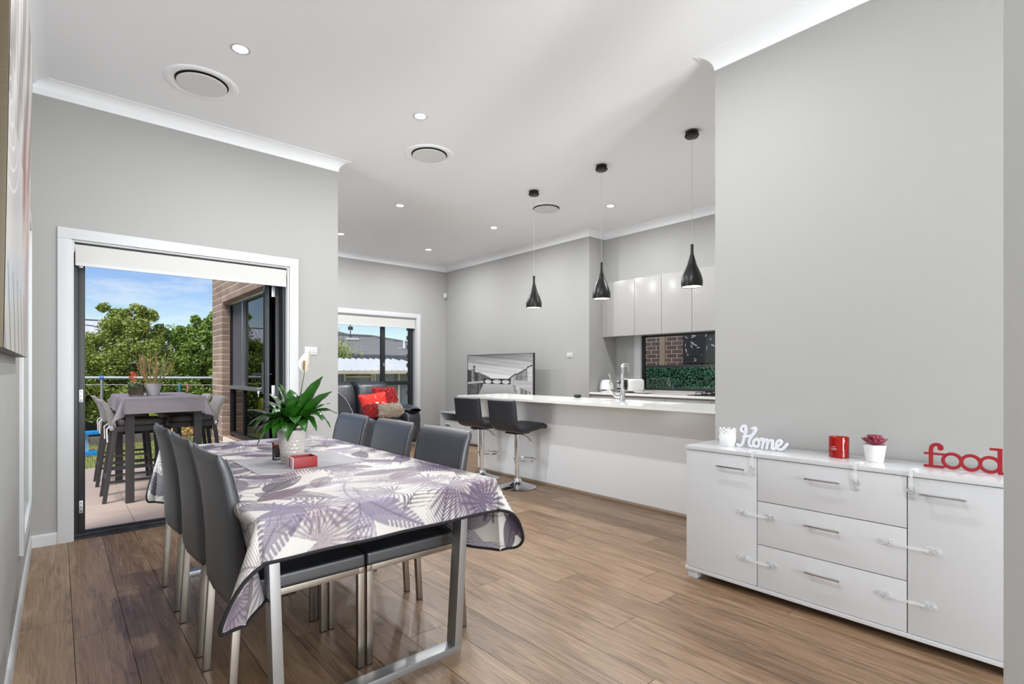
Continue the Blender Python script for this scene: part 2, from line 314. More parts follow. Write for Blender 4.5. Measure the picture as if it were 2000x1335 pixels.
for i in range(len(poly)-2):
    A = poly[i-1] if i else None; Nx = poly[i+2] if i+2 < len(poly) else None
    sweep_seg(A, poly[i], poly[i+1], Nx, cov).build('trim_%d' % (i+1), M_ceil, kind='structure', smooth=50)
sweep_seg(None, poly[0], poly[1], poly[2], bas).build('baseboard_left', M_trim, kind='structure')
sweep_seg(poly[0], poly[1], (-.003, YD), None, bas).build('baseboard_door', M_trim, kind='structure')
sweep_seg(None, (1.63, YD), poly[2], poly[3], bas).build('baseboard_door_right', M_trim, kind='structure')
sweep_seg(poly[2], poly[3], poly[4], poly[5], bas).build('baseboard_living_back', M_trim, kind='structure')
sweep_seg(poly[3], poly[4], poly[5], None, bas).build('baseboard_living_right', M_trim, kind='structure')
sweep_seg(None, poly[8], poly[9], poly[10], bas).build('baseboard_right', M_trim, kind='structure')
# door: architrave, frame, threshold, hinges
d1 = root('door_1', (.81, YD, 0), None, None, kind='structure')
def arch(g, x0, x1, z1, y, w=.076, t=.018, z0=0):
    g.box(x0, x0+w, y-t, y, z0, z1-w).box(x1-w, x1, y-t, y, z0, z1-w).prism([(x0, y-t, z1-w), (x1, y-t, z1-w), (x1, y-t, z1), (x0, y-t, z1)], (0, t, 0)); return g
arch(G(), -.003, 1.63, 2.203, YD).build('architrave', M_trim, d1, bevel=.004)
Bx(OX0, OX0+.012, YD-.004, YD+.05, 0, OZ-.012).box(OX1-.012, OX1, YD-.004, YD+.05, 0, OZ-.012).box(OX0, OX1, YD-.004, YD+.05, OZ-.012, OZ).build('reveal_lining', M_trim, d1)
Bx(OX0+.001, .108, 4.843, 4.95, .03, OZ).build('jamb', M_black, d1, bevel=.003)
Bx(.1085, .142, 4.862, 4.90, .03, OZ).box(.118, .15, 4.90, 4.95, .03, OZ).build('jamb_track', M_black, d1, bevel=.003)
Bx(OX1-.034, OX1-.001, 4.843, 4.95, .03, OZ).build('jamb', M_black, d1, bevel=.003)
Bx(.15, OX1-.034, 4.843, 4.95, OZ-.06, OZ).build('head_frame', M_black, d1, bevel=.003)
th = Bx(OX0+.001, OX1-.001, 4.802, 4.845, -.01, .014).box(OX0+.001, OX1-.001, 4.845, 4.87, -.01, .03).box(OX0+.001, OX1-.001, 4.87, 4.93, -.02, .018).box(OX0+.001, OX1-.001, 4.93, 4.955, -.02, .03).build('threshold', M_black, d1, bevel=.002)
for z in (.22, 1.02, 1.99):
    h = Bx(.114, .137, 4.857, 4.862, z-.045, z+.045).build('hinge', M_alu, d1, bevel=.001)
    for dz in (-.03, 0, .03): G().lathe([(.004, 0), (.004, .002), (.002, .003)], 8, (0, 0, 0)).rot(PI/2, 'X').move((.1255, 4.857, z+dz)).build('screw', M_black, h)
# folded leaves on the right
def leaf(x0, x1, y0, y1, name, ang):
    g = G(); s = .06
    g.box(x0, x1, y0, y0+s, .035, 2.06).box(x0, x1, y1-s, y1, .035, 2.06).box(x0, x1, y0+s, y1-s, .035, .13).box(x0, x1, y0+s, y1-s, 1.97, 2.06)
    f = g.rot(-ang, 'Z', (x0, y0, 0)).build(name, M_black, d1, bevel=.003)
    Bx((x0+x1)/2-.003, (x0+x1)/2+.003, y0+s-.004, y1-s+.004, .126, 1.974).rot(-ang, 'Z', (x0, y0, 0)).build('pane', M_glass, f); return f
lf2 = leaf(1.398, 1.434, 4.965, 5.62, 'door_leaf', math.radians(14.5)); lf1 = leaf(1.488, 1.522, 4.96, 5.62, 'door_leaf', math.radians(9))
for z in (.25, 1.02, 1.92): Bx(1.452, 1.482, 4.948, 4.956, z-.05, z+.05).build('hinge', M_alu, d1, bevel=.001)
hd = Bx(1.38, 1.398, 4.975, 5.01, .99, 1.28).build('lock_plate', M_black, lf2, bevel=.008, seg=3)
G().tube([(1.38, 4.99, 1.17), (1.335, 4.99, 1.17)], .009, 10).tube([(1.34, 4.99, 1.17), (1.338, 5.09, 1.17)], .009, 10).tube([(1.4385, 4.985, 1.17), (1.466, 4.985, 1.17)], .008, 10).build('handle', M_black, lf2, smooth=True)
k = G().tube([(1.38, 4.992, 1.045), (1.36, 4.992, 1.045)], .006, 8); k.lathe([(.011, -.002), (.011, .002)], 12, (1.352, 4.992, 1.045)); k.tube([(1.352, 4.992, 1.035), (1.352, 4.992, 1.02)], .0015, 6); k.box(1.345, 1.359, 4.99, 4.994, .995, 1.02); k.box(1.35, 1.354, 4.99, 4.994, .965, .995)
k.build('key', M_alu, lf2)
# roller blinds
def blind(x0, x1, y, ztop, zbot, label):
    r = root('roller_blind', ((x0+x1)/2, y, zbot), label, 'blind', 'roller blinds'); g = G()
    g.tube([(x0, y+.022, ztop-.03), (x1, y+.022, ztop-.03)], .026, 16); g.build('roll', M_blind, r, smooth=True)
    Bx(x0+.004, x1-.004, y-.005, y-.003, zbot+.02, ztop-.03).build('fabric', M_blind, r)
    Bx(x0+.004, x1-.004, y-.01, y+.002, zbot, zbot+.022).build('bottom_rail', M_trim, r, bevel=.003)
    Bx(x0-.003, x0, y-.01, y+.05, ztop-.07, ztop).build('bracket', M_alu, r); Bx(x1, x1+.003, y-.01, y+.05, ztop-.07, ztop).build('bracket', M_alu, r)
blind(OX0+.016, OX1-.016, YD+.012, OZ-.016, 1.947, 'white roller blind rolled up above the open patio door')
blind(WX0+.06, WX1-.014, YF+.02, WZ1-.004, 1.975, 'pale roller blind pulled partway down the window behind the sofa')
# living window
w1 = root('window_1', ((WX0+WX1)/2, YF, WZ0), None, None, kind='structure')
a = G(); x0, x1, z0, z1 = WX0-.08, WX1+.085, .315, 2.245
a.box(x0, x0+.08, YF-.018, YF, z0, z1).box(x1-.08, x1, YF-.018, YF, z0, z1).box(x0+.08, x1-.08, YF-.018, YF, z1-.08, z1).box(x0+.08, x1-.08, YF-.018, YF, z0, z0+.08)
a.build('architrave', M_trim, w1, bevel=.004)
Bx(WX0, WX0+.012, YF, YF+.08, WZ0, WZ1).box(WX1-.012, WX1, YF, YF+.08, WZ0, WZ1).box(WX0, WX1, YF, YF+.08, WZ0, WZ0+.012).box(WX0, WX1, YF, YF+.08, WZ1-.012, WZ1).build('reveal_lining', M_trim, w1)
fy0, fy1 = YF+.075, YF+.125
Bx(WX0, WX0+.05, fy0, fy1, WZ0, WZ1).box(4.845, WX1-.03, fy0, fy1, WZ0, WZ1).box(WX0, WX1, fy0, fy1, WZ0, WZ0+.05).box(WX0, WX1, fy0, fy1, WZ1-.05, WZ1).build('window_frame', M_black, w1, bevel=.003)
Bx(4.29, 4.36, fy0-.01, fy1, WZ0+.05, WZ1-.05).build('mullion', M_black, w1, bevel=.003)
Bx(WX0+.05, 4.29, fy0, fy1, .95, 1.02).box(4.36, 4.845, fy0, fy1, .95, 1.02).build('transom', M_black, w1, bevel=.003)
for xa, xb, za, zb in ((WX0+.05, 4.29, 1.02, 2.11), (4.36, 4.845, 1.02, 2.11), (WX0+.05, 4.29, .45, .95), (4.36, 4.845, .45, .95)):
    Bx(xa-.003, xb+.003, YF+.098, YF+.103, za-.003, zb+.003).build('pane', M_glass, w1)
Bx(4.315, 4.34, fy0-.03, fy0-.01, 1.28, 1.34).build('latch', M_alu, w1, bevel=.003)
# left wall window (seen edge-on beside the painting)
w2 = root('window_2', (XL, 4.12, .3), None, None, kind='structure')
g = G(); y0, y1, z0, z1 = 3.54, 4.70, .28, 2.2
g.box(XL, XL+.018, y0, y0+.08, z0, z1).box(XL, XL+.018, y1-.08, y1, z0, z1).box(XL, XL+.018, y0+.08, y1-.08, z1-.08, z1).box(XL, XL+.018, y0+.08, y1-.08, z0, z0+.08)
g.build('architrave', M_trim, w2, bevel=.003)
Bx(XL-.10, XL-.07, 3.62, 3.66, .36, 2.12).box(XL-.10, XL-.07, 4.58, 4.62, .36, 2.12).box(XL-.10, XL-.07, 3.66, 4.58, .36, .40).box(XL-.10, XL-.07, 3.66, 4.58, 2.08, 2.12).build('window_frame', M_black, w2); Bx(XL-.087, XL-.083, 3.655, 4.585, .395, 2.085).build('pane', M_glass, w2)
# kitchen window
w3 = root('window_3', (XK+.06, 3.2, KZ0), None, None, kind='structure')
Bx(XK-.002, XK+.07, KY1-.02, KY1+.09, KZ0, KZ1).build('reveal_lining', M_trim, w3)
fx0, fx1 = XK+.03, XK+.09; ky = KY1-.02
Bx(fx0, fx1, ky-.03, ky, KZ0, KZ1).box(fx0, fx1, KY0, KY0+.05, KZ0, KZ1).box(fx0, fx1, KY0+.05, ky-.03, KZ0, KZ0+.03).box(fx0, fx1, KY0+.05, ky-.03, KZ1-.055, KZ1).build('window_frame', M_black, w3, bevel=.002)
Bx(fx0+.03, fx0+.035, KY0+.045, ky-.025, KZ0+.025, KZ1-.05).build('pane', M_glass, w3)
# brick outer wall of the living room, with its sliding window
bw = struct(Bx(1.6935, 1.80, 7.9575, 8.546, -.1, 3.0).box(1.6935, 1.80, 5.0, 7.957, 2.1355, 3.0).box(1.70, 1.80, 5.0, 7.955, -.1, .30).box(1.80, 5.7, 8.46, 8.54, -.1, WZ0-.05).box(1.8, 2.88, 8.46, 8.54, -.1, 3.0), 'wall_brick', M_mortar)
bme = None; CH = .0862
def brick(x, y, z, m, par, mesh, l=.23, rot=0):
    o = bpy.data.objects.new('brick', mesh); COL.objects.link(o); q = par; off = Vector((0, 0, 0))
    while q is not None: off += q.location; q = q.parent
    o.parent = par; o.location = Vector((x, y, z))-off; o.rotation_euler = (0, 0, rot); return o
def bmesh_box(l, d, h, m, bev=.003):
    o = Bx(0, d, 0, l, 0, h).build('brick_proto', m, bevel=bev, seg=1); me = o.data; co = np.empty(len(me.vertices)*3); me.vertices.foreach_get('co', co); co = co.reshape(-1, 3); co -= co.min(0); me.vertices.foreach_set('co', co.ravel()); bpy.data.objects.remove(o); return me
mb = {l: bmesh_box(l-.010, .108, .076, M_brick) for l in (.24, .12, .36)}
for c in range(32):
    z = -.03+c*CH; row = [(.24, 0), (.36, .24)] if c % 2 == 0 else [(.36, 0), (.24, .36)]
    if z < 2.62:
        for l, dy in row: brick(1.69, 7.95+dy+.004, z+.005, M_brick, bw, mb[l])
z0 = 2.128
for c in range(5):
    z = z0+c*CH; y = 7.945-(.12 if c % 2 else 0)
    if c % 2: brick(1.69, 7.83, z+.005, M_brick, bw, mb[.12])
    for k2 in range(9): y -= .24; brick(1.69, y, z+.005, M_brick, bw, mb[.24])
for k2 in range(22): brick(1.60+.10, 7.93-k2*.086, .235, M_brick, bw, bmesh_box(.076, .15, .09, M_brick) if k2 == 0 else bw.children[-1].data).rotation_euler = (0, math.radians(14), 0)
w4 = root('window_4', (1.82, 6.6, .33), None, None, kind='structure'); fx0, fx1 = 1.785, 1.86
Bx(fx0, fx1, 7.90, 7.945, .33, 2.19).box(fx0, fx1, 5.35, 5.4, .33, 2.19).box(fx0, fx1, 5.4, 7.90, .33, .37).build('window_frame', M_black, w4, bevel=.003)
Bx(fx0-.01, fx1, 5.4, 7.93, 2.10, 2.19).build('head_frame', M_alu, w4, bevel=.003)
Bx(fx0+.0, fx1-.01, 7.29, 7.33, 1.0, 2.10).build('mullion', M_alu, w4, bevel=.003)
Bx(fx0+.01, fx1-.01, 7.30, 7.325, .37, .96).build('mullion', M_black, w4, bevel=.003)
Bx(fx0-.012, fx1, 5.4, 7.90, .955, 1.0).build('transom', M_alu, w4, bevel=.003)
Bx(1.82, 1.825, 5.4, 7.29, 1.0, 2.10).build('pane', M_glassT, w4); Bx(1.82, 1.825, 5.4, 7.90, .37, .955).build('pane', M_glassT, w4)
Bx(1.812, 1.818, 7.33, 7.90, 1.0, 2.10).build('fly_screen', mat('fly_screen_mesh', (86, 86, 88), .8, var=.15, scale=200), w4)
Bx(1.83, 1.835, 7.33, 7.90, 1.0, 2.10).build('pane', M_glassT, w4)
# ================================================================ DINING
# ---- sideboard
SX, SY0, SY1, SZ = 2.775, .155, 1.615, .765
sb = root('sideboard', (2.94, .885, 0), 'long gloss white sideboard with two doors and three drawers against right wall', 'sideboard')
Bx(SX+.018, 3.09, SY0, SY1, .062, SZ-.022).build('body', M_cab, sb, bevel=.001)
Bx(SX-.004, 3.094, SY0-.004, SY1+.004, SZ-.021, SZ).build('top', M_cab, sb, bevel=.0015)
Bx(SX-.004, 3.092, SY0-.004, SY1+.004, .042, .061).build('base_board', M_cab, sb, bevel=.0015)
for fx in (SX+.005, 3.03):
    for fy in (SY0+.01, SY1-.065): Bx(fx, fx+.05, fy, fy+.055, 0, .042).build('foot', M_trim, sb, bevel=.002)
def handle(par, y0, y1, z, x):
    h = G().box(x-.026, x-.019, y0, y1, z-.0035, z+.0035)
    for yy in (y0+.018, y1-.018): h.box(x-.02, x, yy-.004, yy+.004, z-.003, z+.003)
    h.build('handle', M_steel, par, bevel=.001)
def front(kind, y0, y1, z0, z1, hy0, hy1, hz):
    f = Bx(SX, SX+.016, y0, y1, z0, z1).build(kind, M_cab, sb, bevel=.001)
    handle(f, hy0, hy1, hz, SX)
front('door', 1.206, 1.612, .064, .741, 1.262, 1.417, .673)
front('door', .158, .559, .064, .741, .363, .516, .676)
for z0, z1, hz in ((.518, .741, .672), (.289, .514, .443), (.064, .285, .213)): front('drawer', .563, 1.202, z0, z1, .815, .968, hz)
M_clear = mat('clear_plastic', (240, 242, 242), .15, var=.02)
_nt = M_clear.node_tree; _o = _nt.nodes['Material Output']; _b = _nt.nodes['Principled BSDF']; _t = N(_nt, 'ShaderNodeBsdfTransparent'); _m = N(_nt, 'ShaderNodeMixShader'); _m.inputs[0].default_value = .32
_nt.links.new(_t.outputs[0], _m.inputs[1]); _nt.links.new(_b.outputs[0], _m.inputs[2]); _nt.links.new(_m.outputs[0], _o.inputs['Surface'])
def lock(p, q, n0, n1):
    """child-safety strap from p to q: two round pads and a flexible band"""
    g = G(); p, q, n0, n1 = Vector(p), Vector(q), Vector(n0), Vector(n1)
    for c, n, d in ((p, n0, (q-p).normalized()), (q, n1, (q-p).normalized())):
        d = (d-n*d.dot(n)).normalized()
        for s2, r in ((0, .017), (.026 if c == q else -.026, .014)):
            o = c+d*s2; rr = n.to_track_quat('Z', 'Y').to_matrix()
            h = G().lathe([(r, 0), (r, .005), (r*.75, .008), (r*.55, .006), (r*.3, .009)], 16); h.v = [tuple(rr @ Vector(v)+o) for v in h.v]; g.add(h.v, h.f)
    d = (q-p); sd = Vector((0, 0, 1)).cross(d).normalized() if abs(d.normalized().z) < .6 else Vector((0, 1, 0))
    sd = n0.cross(d).normalized() if n0 == n1 else Vector((0, 1, 0))
    if n0 == n1: path = [p+n0*.008, (p+q)/2+n0*.014, q+n1*.008]
    else: path = [p+n0*.008, Vector((q.x-.013, p.y, p.z+.008)), Vector((q.x-.013, (p.y+q.y)/2, p.z-.02)), q+n1*.009]
    for a, b in zip(path, path[1:]):
        g.prism([a-sd*.006, a+sd*.006, b+sd*.006, b-sd*.006], (n0+n1)*.0018)
    return g.build('safety_lock', M_clear, sb, smooth=35)
nx = (-1, 0, 0)
for (ya, yb, z) in ((1.268, 1.150, .440), (1.262, 1.140, .195), (.622, .485, .440), (.632, .500, .205)):
    lock((SX, ya, z), (SX, yb, z), nx, nx)
for yy in (1.222, .752, .545): lock((SX+.035, yy, SZ), (SX, yy, .685), (0, 0, 1), nx)
# ---- things on the sideboard
hd = root('buddha_candle_holder', (2.93, 1.44, SZ), 'small white ceramic head shaped candle holder beside the white script sign', 'ornament')
g = G(); g.grid(lambda u, v: (2.93+(.036+.004*math.sin(PI*v))*math.copysign(abs(math.cos(2*PI*u))**.7, math.cos(2*PI*u))*(.9+.14*math.sin(PI*min(1, v*1.1))), 1.44+(.042)*math.copysign(abs(math.sin(2*PI*u))**.7, math.sin(2*PI*u))*(.88+.15*math.sin(PI*min(1, v*1.1))), SZ+.001+.098*v), 32, 16, cu=True)
g.build('head', M_white, hd, smooth=True)
g = G()
for i in range(7):
    for j in range(9):
        a = PI*.5+ (j+.5*(i % 2))/9*2*PI; z = SZ+.055+i*.0075
        if not (abs(math.cos(a)+.75) < .5 and i < 3): g.ellip((2.93+.0385*math.cos(a), 1.44+.0425*math.sin(a), z), (.0058, .0058, .0045), 8, 6)
g.build('curls', M_white, hd, smooth=True)
g = G(); fx = 2.897
g.ellip((fx-.001, 1.462, SZ+.042), (.007, .0055, .014), 10, 8)
for s2 in (-1, 1): g.ellip((fx+.006, 1.462+s2*.014, SZ+.05), (.005, .008, .0035), 10, 6)
g.ellip((fx+.003, 1.462, SZ+.022), (.006, .009, .003), 10, 6); g.build('face', M_white, hd, smooth=True)
# lettering: flat ribbons standing upright, u runs along -y (to the right as seen), v runs up
RIB = [0]
def ribbon(g, pts, w, x, y0, z0, th, sc, closed=False):
    P = [Vector((p[0], p[1])) for p in pts]
    if not closed:      # round the two ends by tapering them
        t0 = (P[0]-P[1]).normalized(); t1 = (P[-1]-P[-2]).normalized(); w0 = w/2
        ext = [(.5, .866), (.866, .5), (.985, .17)]
        P = [P[0]+t0*w0*a for a, _ in ext[::-1]]+P+[P[-1]+t1*w0*a for a, _ in ext]; ws = [w*b for _, b in ext[::-1]]+[w]*(len(P)-6)+[w*b for _, b in ext]
    else: ws = [w]*len(P)
    n = len(P); RIB[0] += 1; xo = x-.0009*(RIB[0] % 8); vs = []
    for i in range(n):
        t = ((P[(i+1) % n]-P[i-1]) if closed else (P[min(i+1, n-1)]-P[max(0, i-1)])).normalized(); nn = Vector((-t.y, t.x)); l, r = P[i]+nn*ws[i]/2, P[i]-nn*ws[i]/2; xa = xo-(0 if closed else .0008*i/n)
        vs += [(xa, y0-l.x*sc, z0+l.y*sc), (xa, y0-r.x*sc, z0+r.y*sc), (xa+th, y0-r.x*sc, z0+r.y*sc), (xa+th, y0-l.x*sc, z0+l.y*sc)]
    m = n if closed else n-1
    fs = [(i*4+k, ((i+1) % n)*4+k, ((i+1) % n)*4+(k+1) % 4, i*4+(k+1) % 4) for i in range(m) for k in range(4)]
    if not closed: fs += [(0, 1, 2, 3), ((n-1)*4+3, (n-1)*4+2, (n-1)*4+1, (n-1)*4)]
    g.add(vs, fs)
def crv(pts, n=10):
    out = []; P = [Vector(p) for p in pts]
    for i in range(len(P)-1):
        p0, p1, p2, p3 = P[max(0, i-1)], P[i], P[i+1], P[min(len(P)-1, i+2)]
        for k in range(n):
            t = k/n; out.append(.5*((2*p1)+(p2-p0)*t+(2*p0-5*p1+4*p2-p3)*t*t+(3*p1-p0-3*p2+p3)*t**3))
    out.append(P[-1]); return out
g = G(); W0 = .017; sc = 1.0; y0, z0, xx, th = 1.385, SZ+.001, 2.935, .012
S = [[(.0, .012), (.006, .006), (.02, .008), (.032, .03), (.04, .06), (.046, .09), (.044, .112), (.034, .118), (.024, .108), (.022, .092), (.032, .086)],
     [(.084, .108), (.094, .112), (.1, .102), (.092, .085), (.076, .062), (.068, .04), (.066, .02), (.076, .01), (.09, .014)],
     [(.036, .058), (.052, .062), (.072, .066)],
     [(.106, .052), (.094, .042), (.09, .024), (.1, .011), (.115, .014), (.122, .032), (.114, .05), (.106, .052), (.118, .047), (.132, .05)],
     [(.134, .056), (.144, .05), (.142, .03), (.138, .008)], [(.142, .03), (.152, .05), (.164, .05), (.166, .03), (.162, .008)], [(.166, .03), (.176, .05), (.19, .05), (.192, .03), (.19, .012), (.2, .008)],
     [(.2, .008), (.214, .022), (.232, .038), (.234, .05), (.222, .055), (.212, .042), (.21, .022), (.222, .009), (.24, .012), (.256, .03), (.262, .04)]]
for st in S: ribbon(g, crv(st, 6), W0*.8, xx, y0, z0, th, 1.02)
zmin = min(v[2] for v in g.v); g.move((0, 0, SZ+.0005-zmin))
g.build('home_sign', mat('white_painted_sign', (218, 217, 224), .4), label='white script sign reading Home standing on the sideboard', cat='sign')
g = G(); y0, z0, xx, th = .535, SZ, 2.965, .014
ell = lambda cx, cy, a, b, n=40: [(cx+a*math.cos(2*PI*k/n), cy+b*math.sin(2*PI*k/n)) for k in range(n)]
w = .0125
for cx in (.095, .158, .219): ribbon(g, ell(cx, .037, .031, .0305), w, xx, y0, z0, th, 1, True)
ribbon(g, [(.022, .01), (.022, .05), (.022, .08)] + crv([(.022, .08), (.027, .097), (.042, .104), (.056, .098), (.058, .09)], 6), .0145, xx, y0, z0, th, 1)
ribbon(g, [(.056, .089), (.0565, .0895)], .021, xx, y0, z0, th, 1)
ribbon(g, [(.001, .062), (.07, .062)], .009, xx, y0, z0, th, 1); ribbon(g, [(.001, .0062), (.066, .0062)], .0105, xx, y0, z0, th, 1)
ribbon(g, [(.25, .007), (.25, .04), (.25, .1)], .015, xx, y0, z0, th, 1); ribbon(g, [(.222, .1035), (.254, .1035)], .0095, xx, y0, z0, th, 1); ribbon(g, [(.25, .0052), (.264, .0052)], .0095, xx, y0, z0, th, 1)
zmin = min(v[2] for v in g.v); g.move((0, 0, SZ+.0005-zmin))
g.build('food_sign', M_red, label='red cut-out sign reading food at the right end of sideboard', cat='sign')
# red candle in glass
cd = root('candle', (2.965, .879, SZ), 'red glass jar candle standing on the sideboard between white sign and succulent', 'candle')
cgr = mat('red_glass', (190, 30, 20), .06, trans=.5, var=.02); wax = mat('crimson_wax', (120, 12, 26), .4, rgb2=(140, 16, 30), scale=10, sss=.1)
c = (2.965, .879, SZ)
G().lathe([(.040, 0), (.044, .003), (.0445, .1), (.044, .103), (.0415, .1), (.0412, .012), (.0, .012)], 40, c, cap=False).build('jar', cgr, cd, smooth=True)
G().lathe([(.0408, .0125), (.0408, .062), (.0, .062)], 32, c).build('wax', wax, cd, smooth=True)
G().tube([(c[0], c[1], SZ+.062), (c[0]+.002, c[1], SZ+.074)], .0012, 6).build('wick', M_dark, cd)
lb = G()
for wd, zz in ((.018, .055), (.03, .046), (.024, .04)): lb.grid(lambda u, v: (c[0]-.0449*math.cos((u-.5)*wd/.0445+.25), c[1]+.0449*math.sin((u-.5)*wd/.0445+.25), SZ+zz+v*.0022), 8, 2)
lb.build('printed_label', mat('label_silver', (215, 190, 185), .4), cd)
# succulent
sp = root('potted_succulent', (2.955, .725, SZ), 'burgundy succulent in a plain white tapered pot on the sideboard', 'potted plant'); c = (2.955, .725, SZ)
G().lathe([(.033, 0), (.036, .001), (.0475, .08), (.048, .082), (.0455, .082), (.043, .07), (0, .07)], 40, c, cap=False).build('pot', M_white, sp, smooth=True)
M_succ = mat('burgundy_leaf', (104, 26, 50), .4, rgb2=(150, 60, 74), scale=26); M_succ2 = mat('burgundy_leaf_tip', (120, 92, 60), .45, var=.2)
def succ_leaf(ln, wd):
    return G().grid(lambda u, v: ((.5-abs(v-.5))*0+ln*v, wd*math.sin(PI*(v*.86+.07))**.8*(u-.5)*2, .35*ln*v*v + .35*wd*(1-abs(u-.5)*2)*0 + .3*wd*(abs(u-.5)*2)**2), 6, 8)
for ring, (n, ln, el, hz) in enumerate(((11, .052, .25, .078), (9, .046, .7, .082), (7, .040, 1.05, .085), (4, .034, 1.35, .086))):
    for i in range(n):
        az = 2*PI*(i+.4*ring)/n; q = succ_leaf(ln, .013).rot(-el, 'Y').rot(az, 'Z').move((c[0]+.006*math.cos(az), c[1]+.006*math.sin(az), SZ+hz))
        o = q.build('leaf', M_succ2 if ring == 3 and i < 1 else M_succ, sp, smooth=True); md = o.modifiers.new('thickness', 'SOLIDIFY'); md.thickness = .003; md.offset = 0

# ---- dining table
TX0, TX1, TY0, TY1, TZ = .47, 1.395, 1.715, 3.70, .742
tb = root('dining_table', ((TX0+TX1)/2, (TY0+TY1)/2, 0), 'long dining table with steel loop legs under a leaf print cloth', 'table')
Bx(TX0+.004, TX1-.004, TY0+.004, TY1-.004, TZ-.035, TZ-.003).build('table_top', mat('table_top_dark', (60, 56, 54), .4), tb, bevel=.004)
def loop(y):
    g = G(); t, w, dz = .034, .062, .03; zt = TZ-.036; b0, b1, a0, a1 = .545, 1.30, .520, 1.345   # bottom x0,x1, top x0,x1
    P = lambda x, z: (x, y, z)
    g.prism([P(b0, 0), P(b1, 0), P(b1+.004, dz), P(b0-.004, dz)], (0, w, 0))
    g.prism([P(b1+.004, dz), P(a1, zt), P(a1-t, zt), P(b1-t+.002, dz)], (0, w, 0)); g.prism([P(b0-.004, dz), P(b0+t-.002, dz), P(a0+t, zt), P(a0, zt)], (0, w, 0))
    g.box(a0+t, a1-t, y+.002, y+w-.002, zt-.03, zt); return g.build('leg', M_alu, tb, bevel=.003)
loop(1.815); loop(3.50)
# ---- tablecloth with printed leaves
SH = .33; SN = .142; SF = .12      # side / near / far overhang
NX, NY = 520, 740
xs = np.linspace(TX0-SH, TX1+SH, NX); ys = np.linspace(TY0-SN, TY1+SF, NY); XX, YY = np.meshgrid(xs, ys); px = xs[1]-xs[0]
base = np.array(C3((198, 193, 188))); img = np.tile(base, (NY, NX, 1)).astype(np.float64)
def paint(mask, col, cx, cy, sl):
    a = mask[..., None]; img[sl] = img[sl]*(1-a)+np.array(col)*a
def window(cx, cy, R):
    i0, i1 = np.searchsorted(xs, [cx-R, cx+R]); j0, j1 = np.searchsorted(ys, [cy-R, cy+R]); return (slice(j0, j1), slice(i0, i1))
def pal(r):
    t = r.random(); k = [(84, 70, 98), (100, 82, 102), (112, 92, 104), (124, 114, 136), (64, 52, 72)][int(r.integers(0, 5))]
    return np.array(C3(k))
def soft(d, w): return np.clip(.5-d/w, 0, 1)
def fan(cx, cy, R, rot, span, nb, col, al):
    sl = window(cx, cy, R); x = XX[sl]-cx; y = YY[sl]-cy
    if x.size == 0: return
    r = np.hypot(x, y); th = (np.arctan2(y, x)-rot+PI) % (2*PI)-PI; t = th/span*nb; fr = np.abs(t-np.round(t))*2
    edge = R*(.62+.36*np.cos(th*.9)**2)*(1-.25*((np.round(t) % 3) == 1)); gap = np.clip((r/edge-.18)*1.35, 0, 1)
    m = soft((fr-(1-.62*gap**1.5)), .25)*soft(r-edge, .006)*(np.abs(th) < span)
    paint(m*al*(.55+.45*np.clip(1-r/R, 0, 1)), col*(1.15), cx, cy, sl)
    paint(soft(fr-.16, .14)*soft(r-edge*.96, .01)*(np.abs(th) < span)*al*.8, col*.45, cx, cy, sl)
def leafp(cx, cy, Ln, Wd, rot, col, al, notch=True, bend=0.0):
    sl = window(cx, cy, Ln*.75); x = XX[sl]-cx; y = YY[sl]-cy
    if x.size == 0: return
    u = x*math.cos(rot)+y*math.sin(rot); v = -x*math.sin(rot)+y*math.cos(rot); v = v-bend*u*u; s = np.clip(u/Ln+.5, 0, 1)
    w = Wd*np.sin(PI*np.clip(s, 0.001, .999)**.8)**.75; m = soft(np.abs(v)-w, .004)*((u/Ln > -.5) & (u/Ln < .5))
    ph = u/Ln*15-np.abs(v)/Wd*2.2; f = ph-np.floor(ph); rnd = np.sin(np.floor(ph)*12.9+np.sign(v)*3.1)*.5+.5
    if notch: m = m*(1-((f < .3) & (np.abs(v) > w*(.25+.5*rnd)) & (rnd < .75)))
    sh = .75+.5*np.abs(v)/Wd+.22*np.sin(ph*2*PI*2)+.12*np.sin(v*900)
    paint(m*al, (col[None, None, :]*sh[..., None]) if False else col, cx, cy, sl)
    paint(m*np.clip(.5+.5*np.sin(ph*2*PI*2.0), 0, 1)**2*al*.55, col*.5, cx, cy, sl); paint(m*np.clip(np.abs(v)/np.maximum(w, 1e-3), 0, 1)**3*al*.35, col*.4, cx, cy, sl)
    paint(soft(np.abs(v)-.0035, .004)*((u/Ln > -.72) & (u/Ln < .48))*al*.9, col*.5, cx, cy, sl)
def frond(cx, cy, Ln, rot, col, al, bend):
    sl = window(cx, cy, Ln*.75); x = XX[sl]-cx; y = YY[sl]-cy
    if x.size == 0: return
    u = x*math.cos(rot)+y*math.sin(rot); v = -x*math.sin(rot)+y*math.cos(rot)-bend*u*u; s = u/Ln+.5; av = np.abs(v)
    ln = .3*Ln*np.clip(np.sin(PI*np.clip(s, 0, 1)*.9+.1), 0, 1); q = (u-av*1.1)/Ln*17; f = np.abs(q-np.round(q))*2; s0 = (u-av*1.1)/Ln+.5
    m = soft(f-(.62*(1-av/np.maximum(ln, 1e-3))), .2)*(av < ln)*(s0 > 0)*(s0 < 1)
    paint(m*al, col*.8, cx, cy, sl); paint(soft(f-.16, .12)*(av < ln)*(s0 > 0)*(s0 < 1)*al*.7, col*.4, cx, cy, sl); paint(soft(av-.003, .004)*(np.abs(u) < Ln*.6)*al, col*.5, cx, cy, sl)
rl = np.random.default_rng(21); spots = []
gx, gy = 11, 17
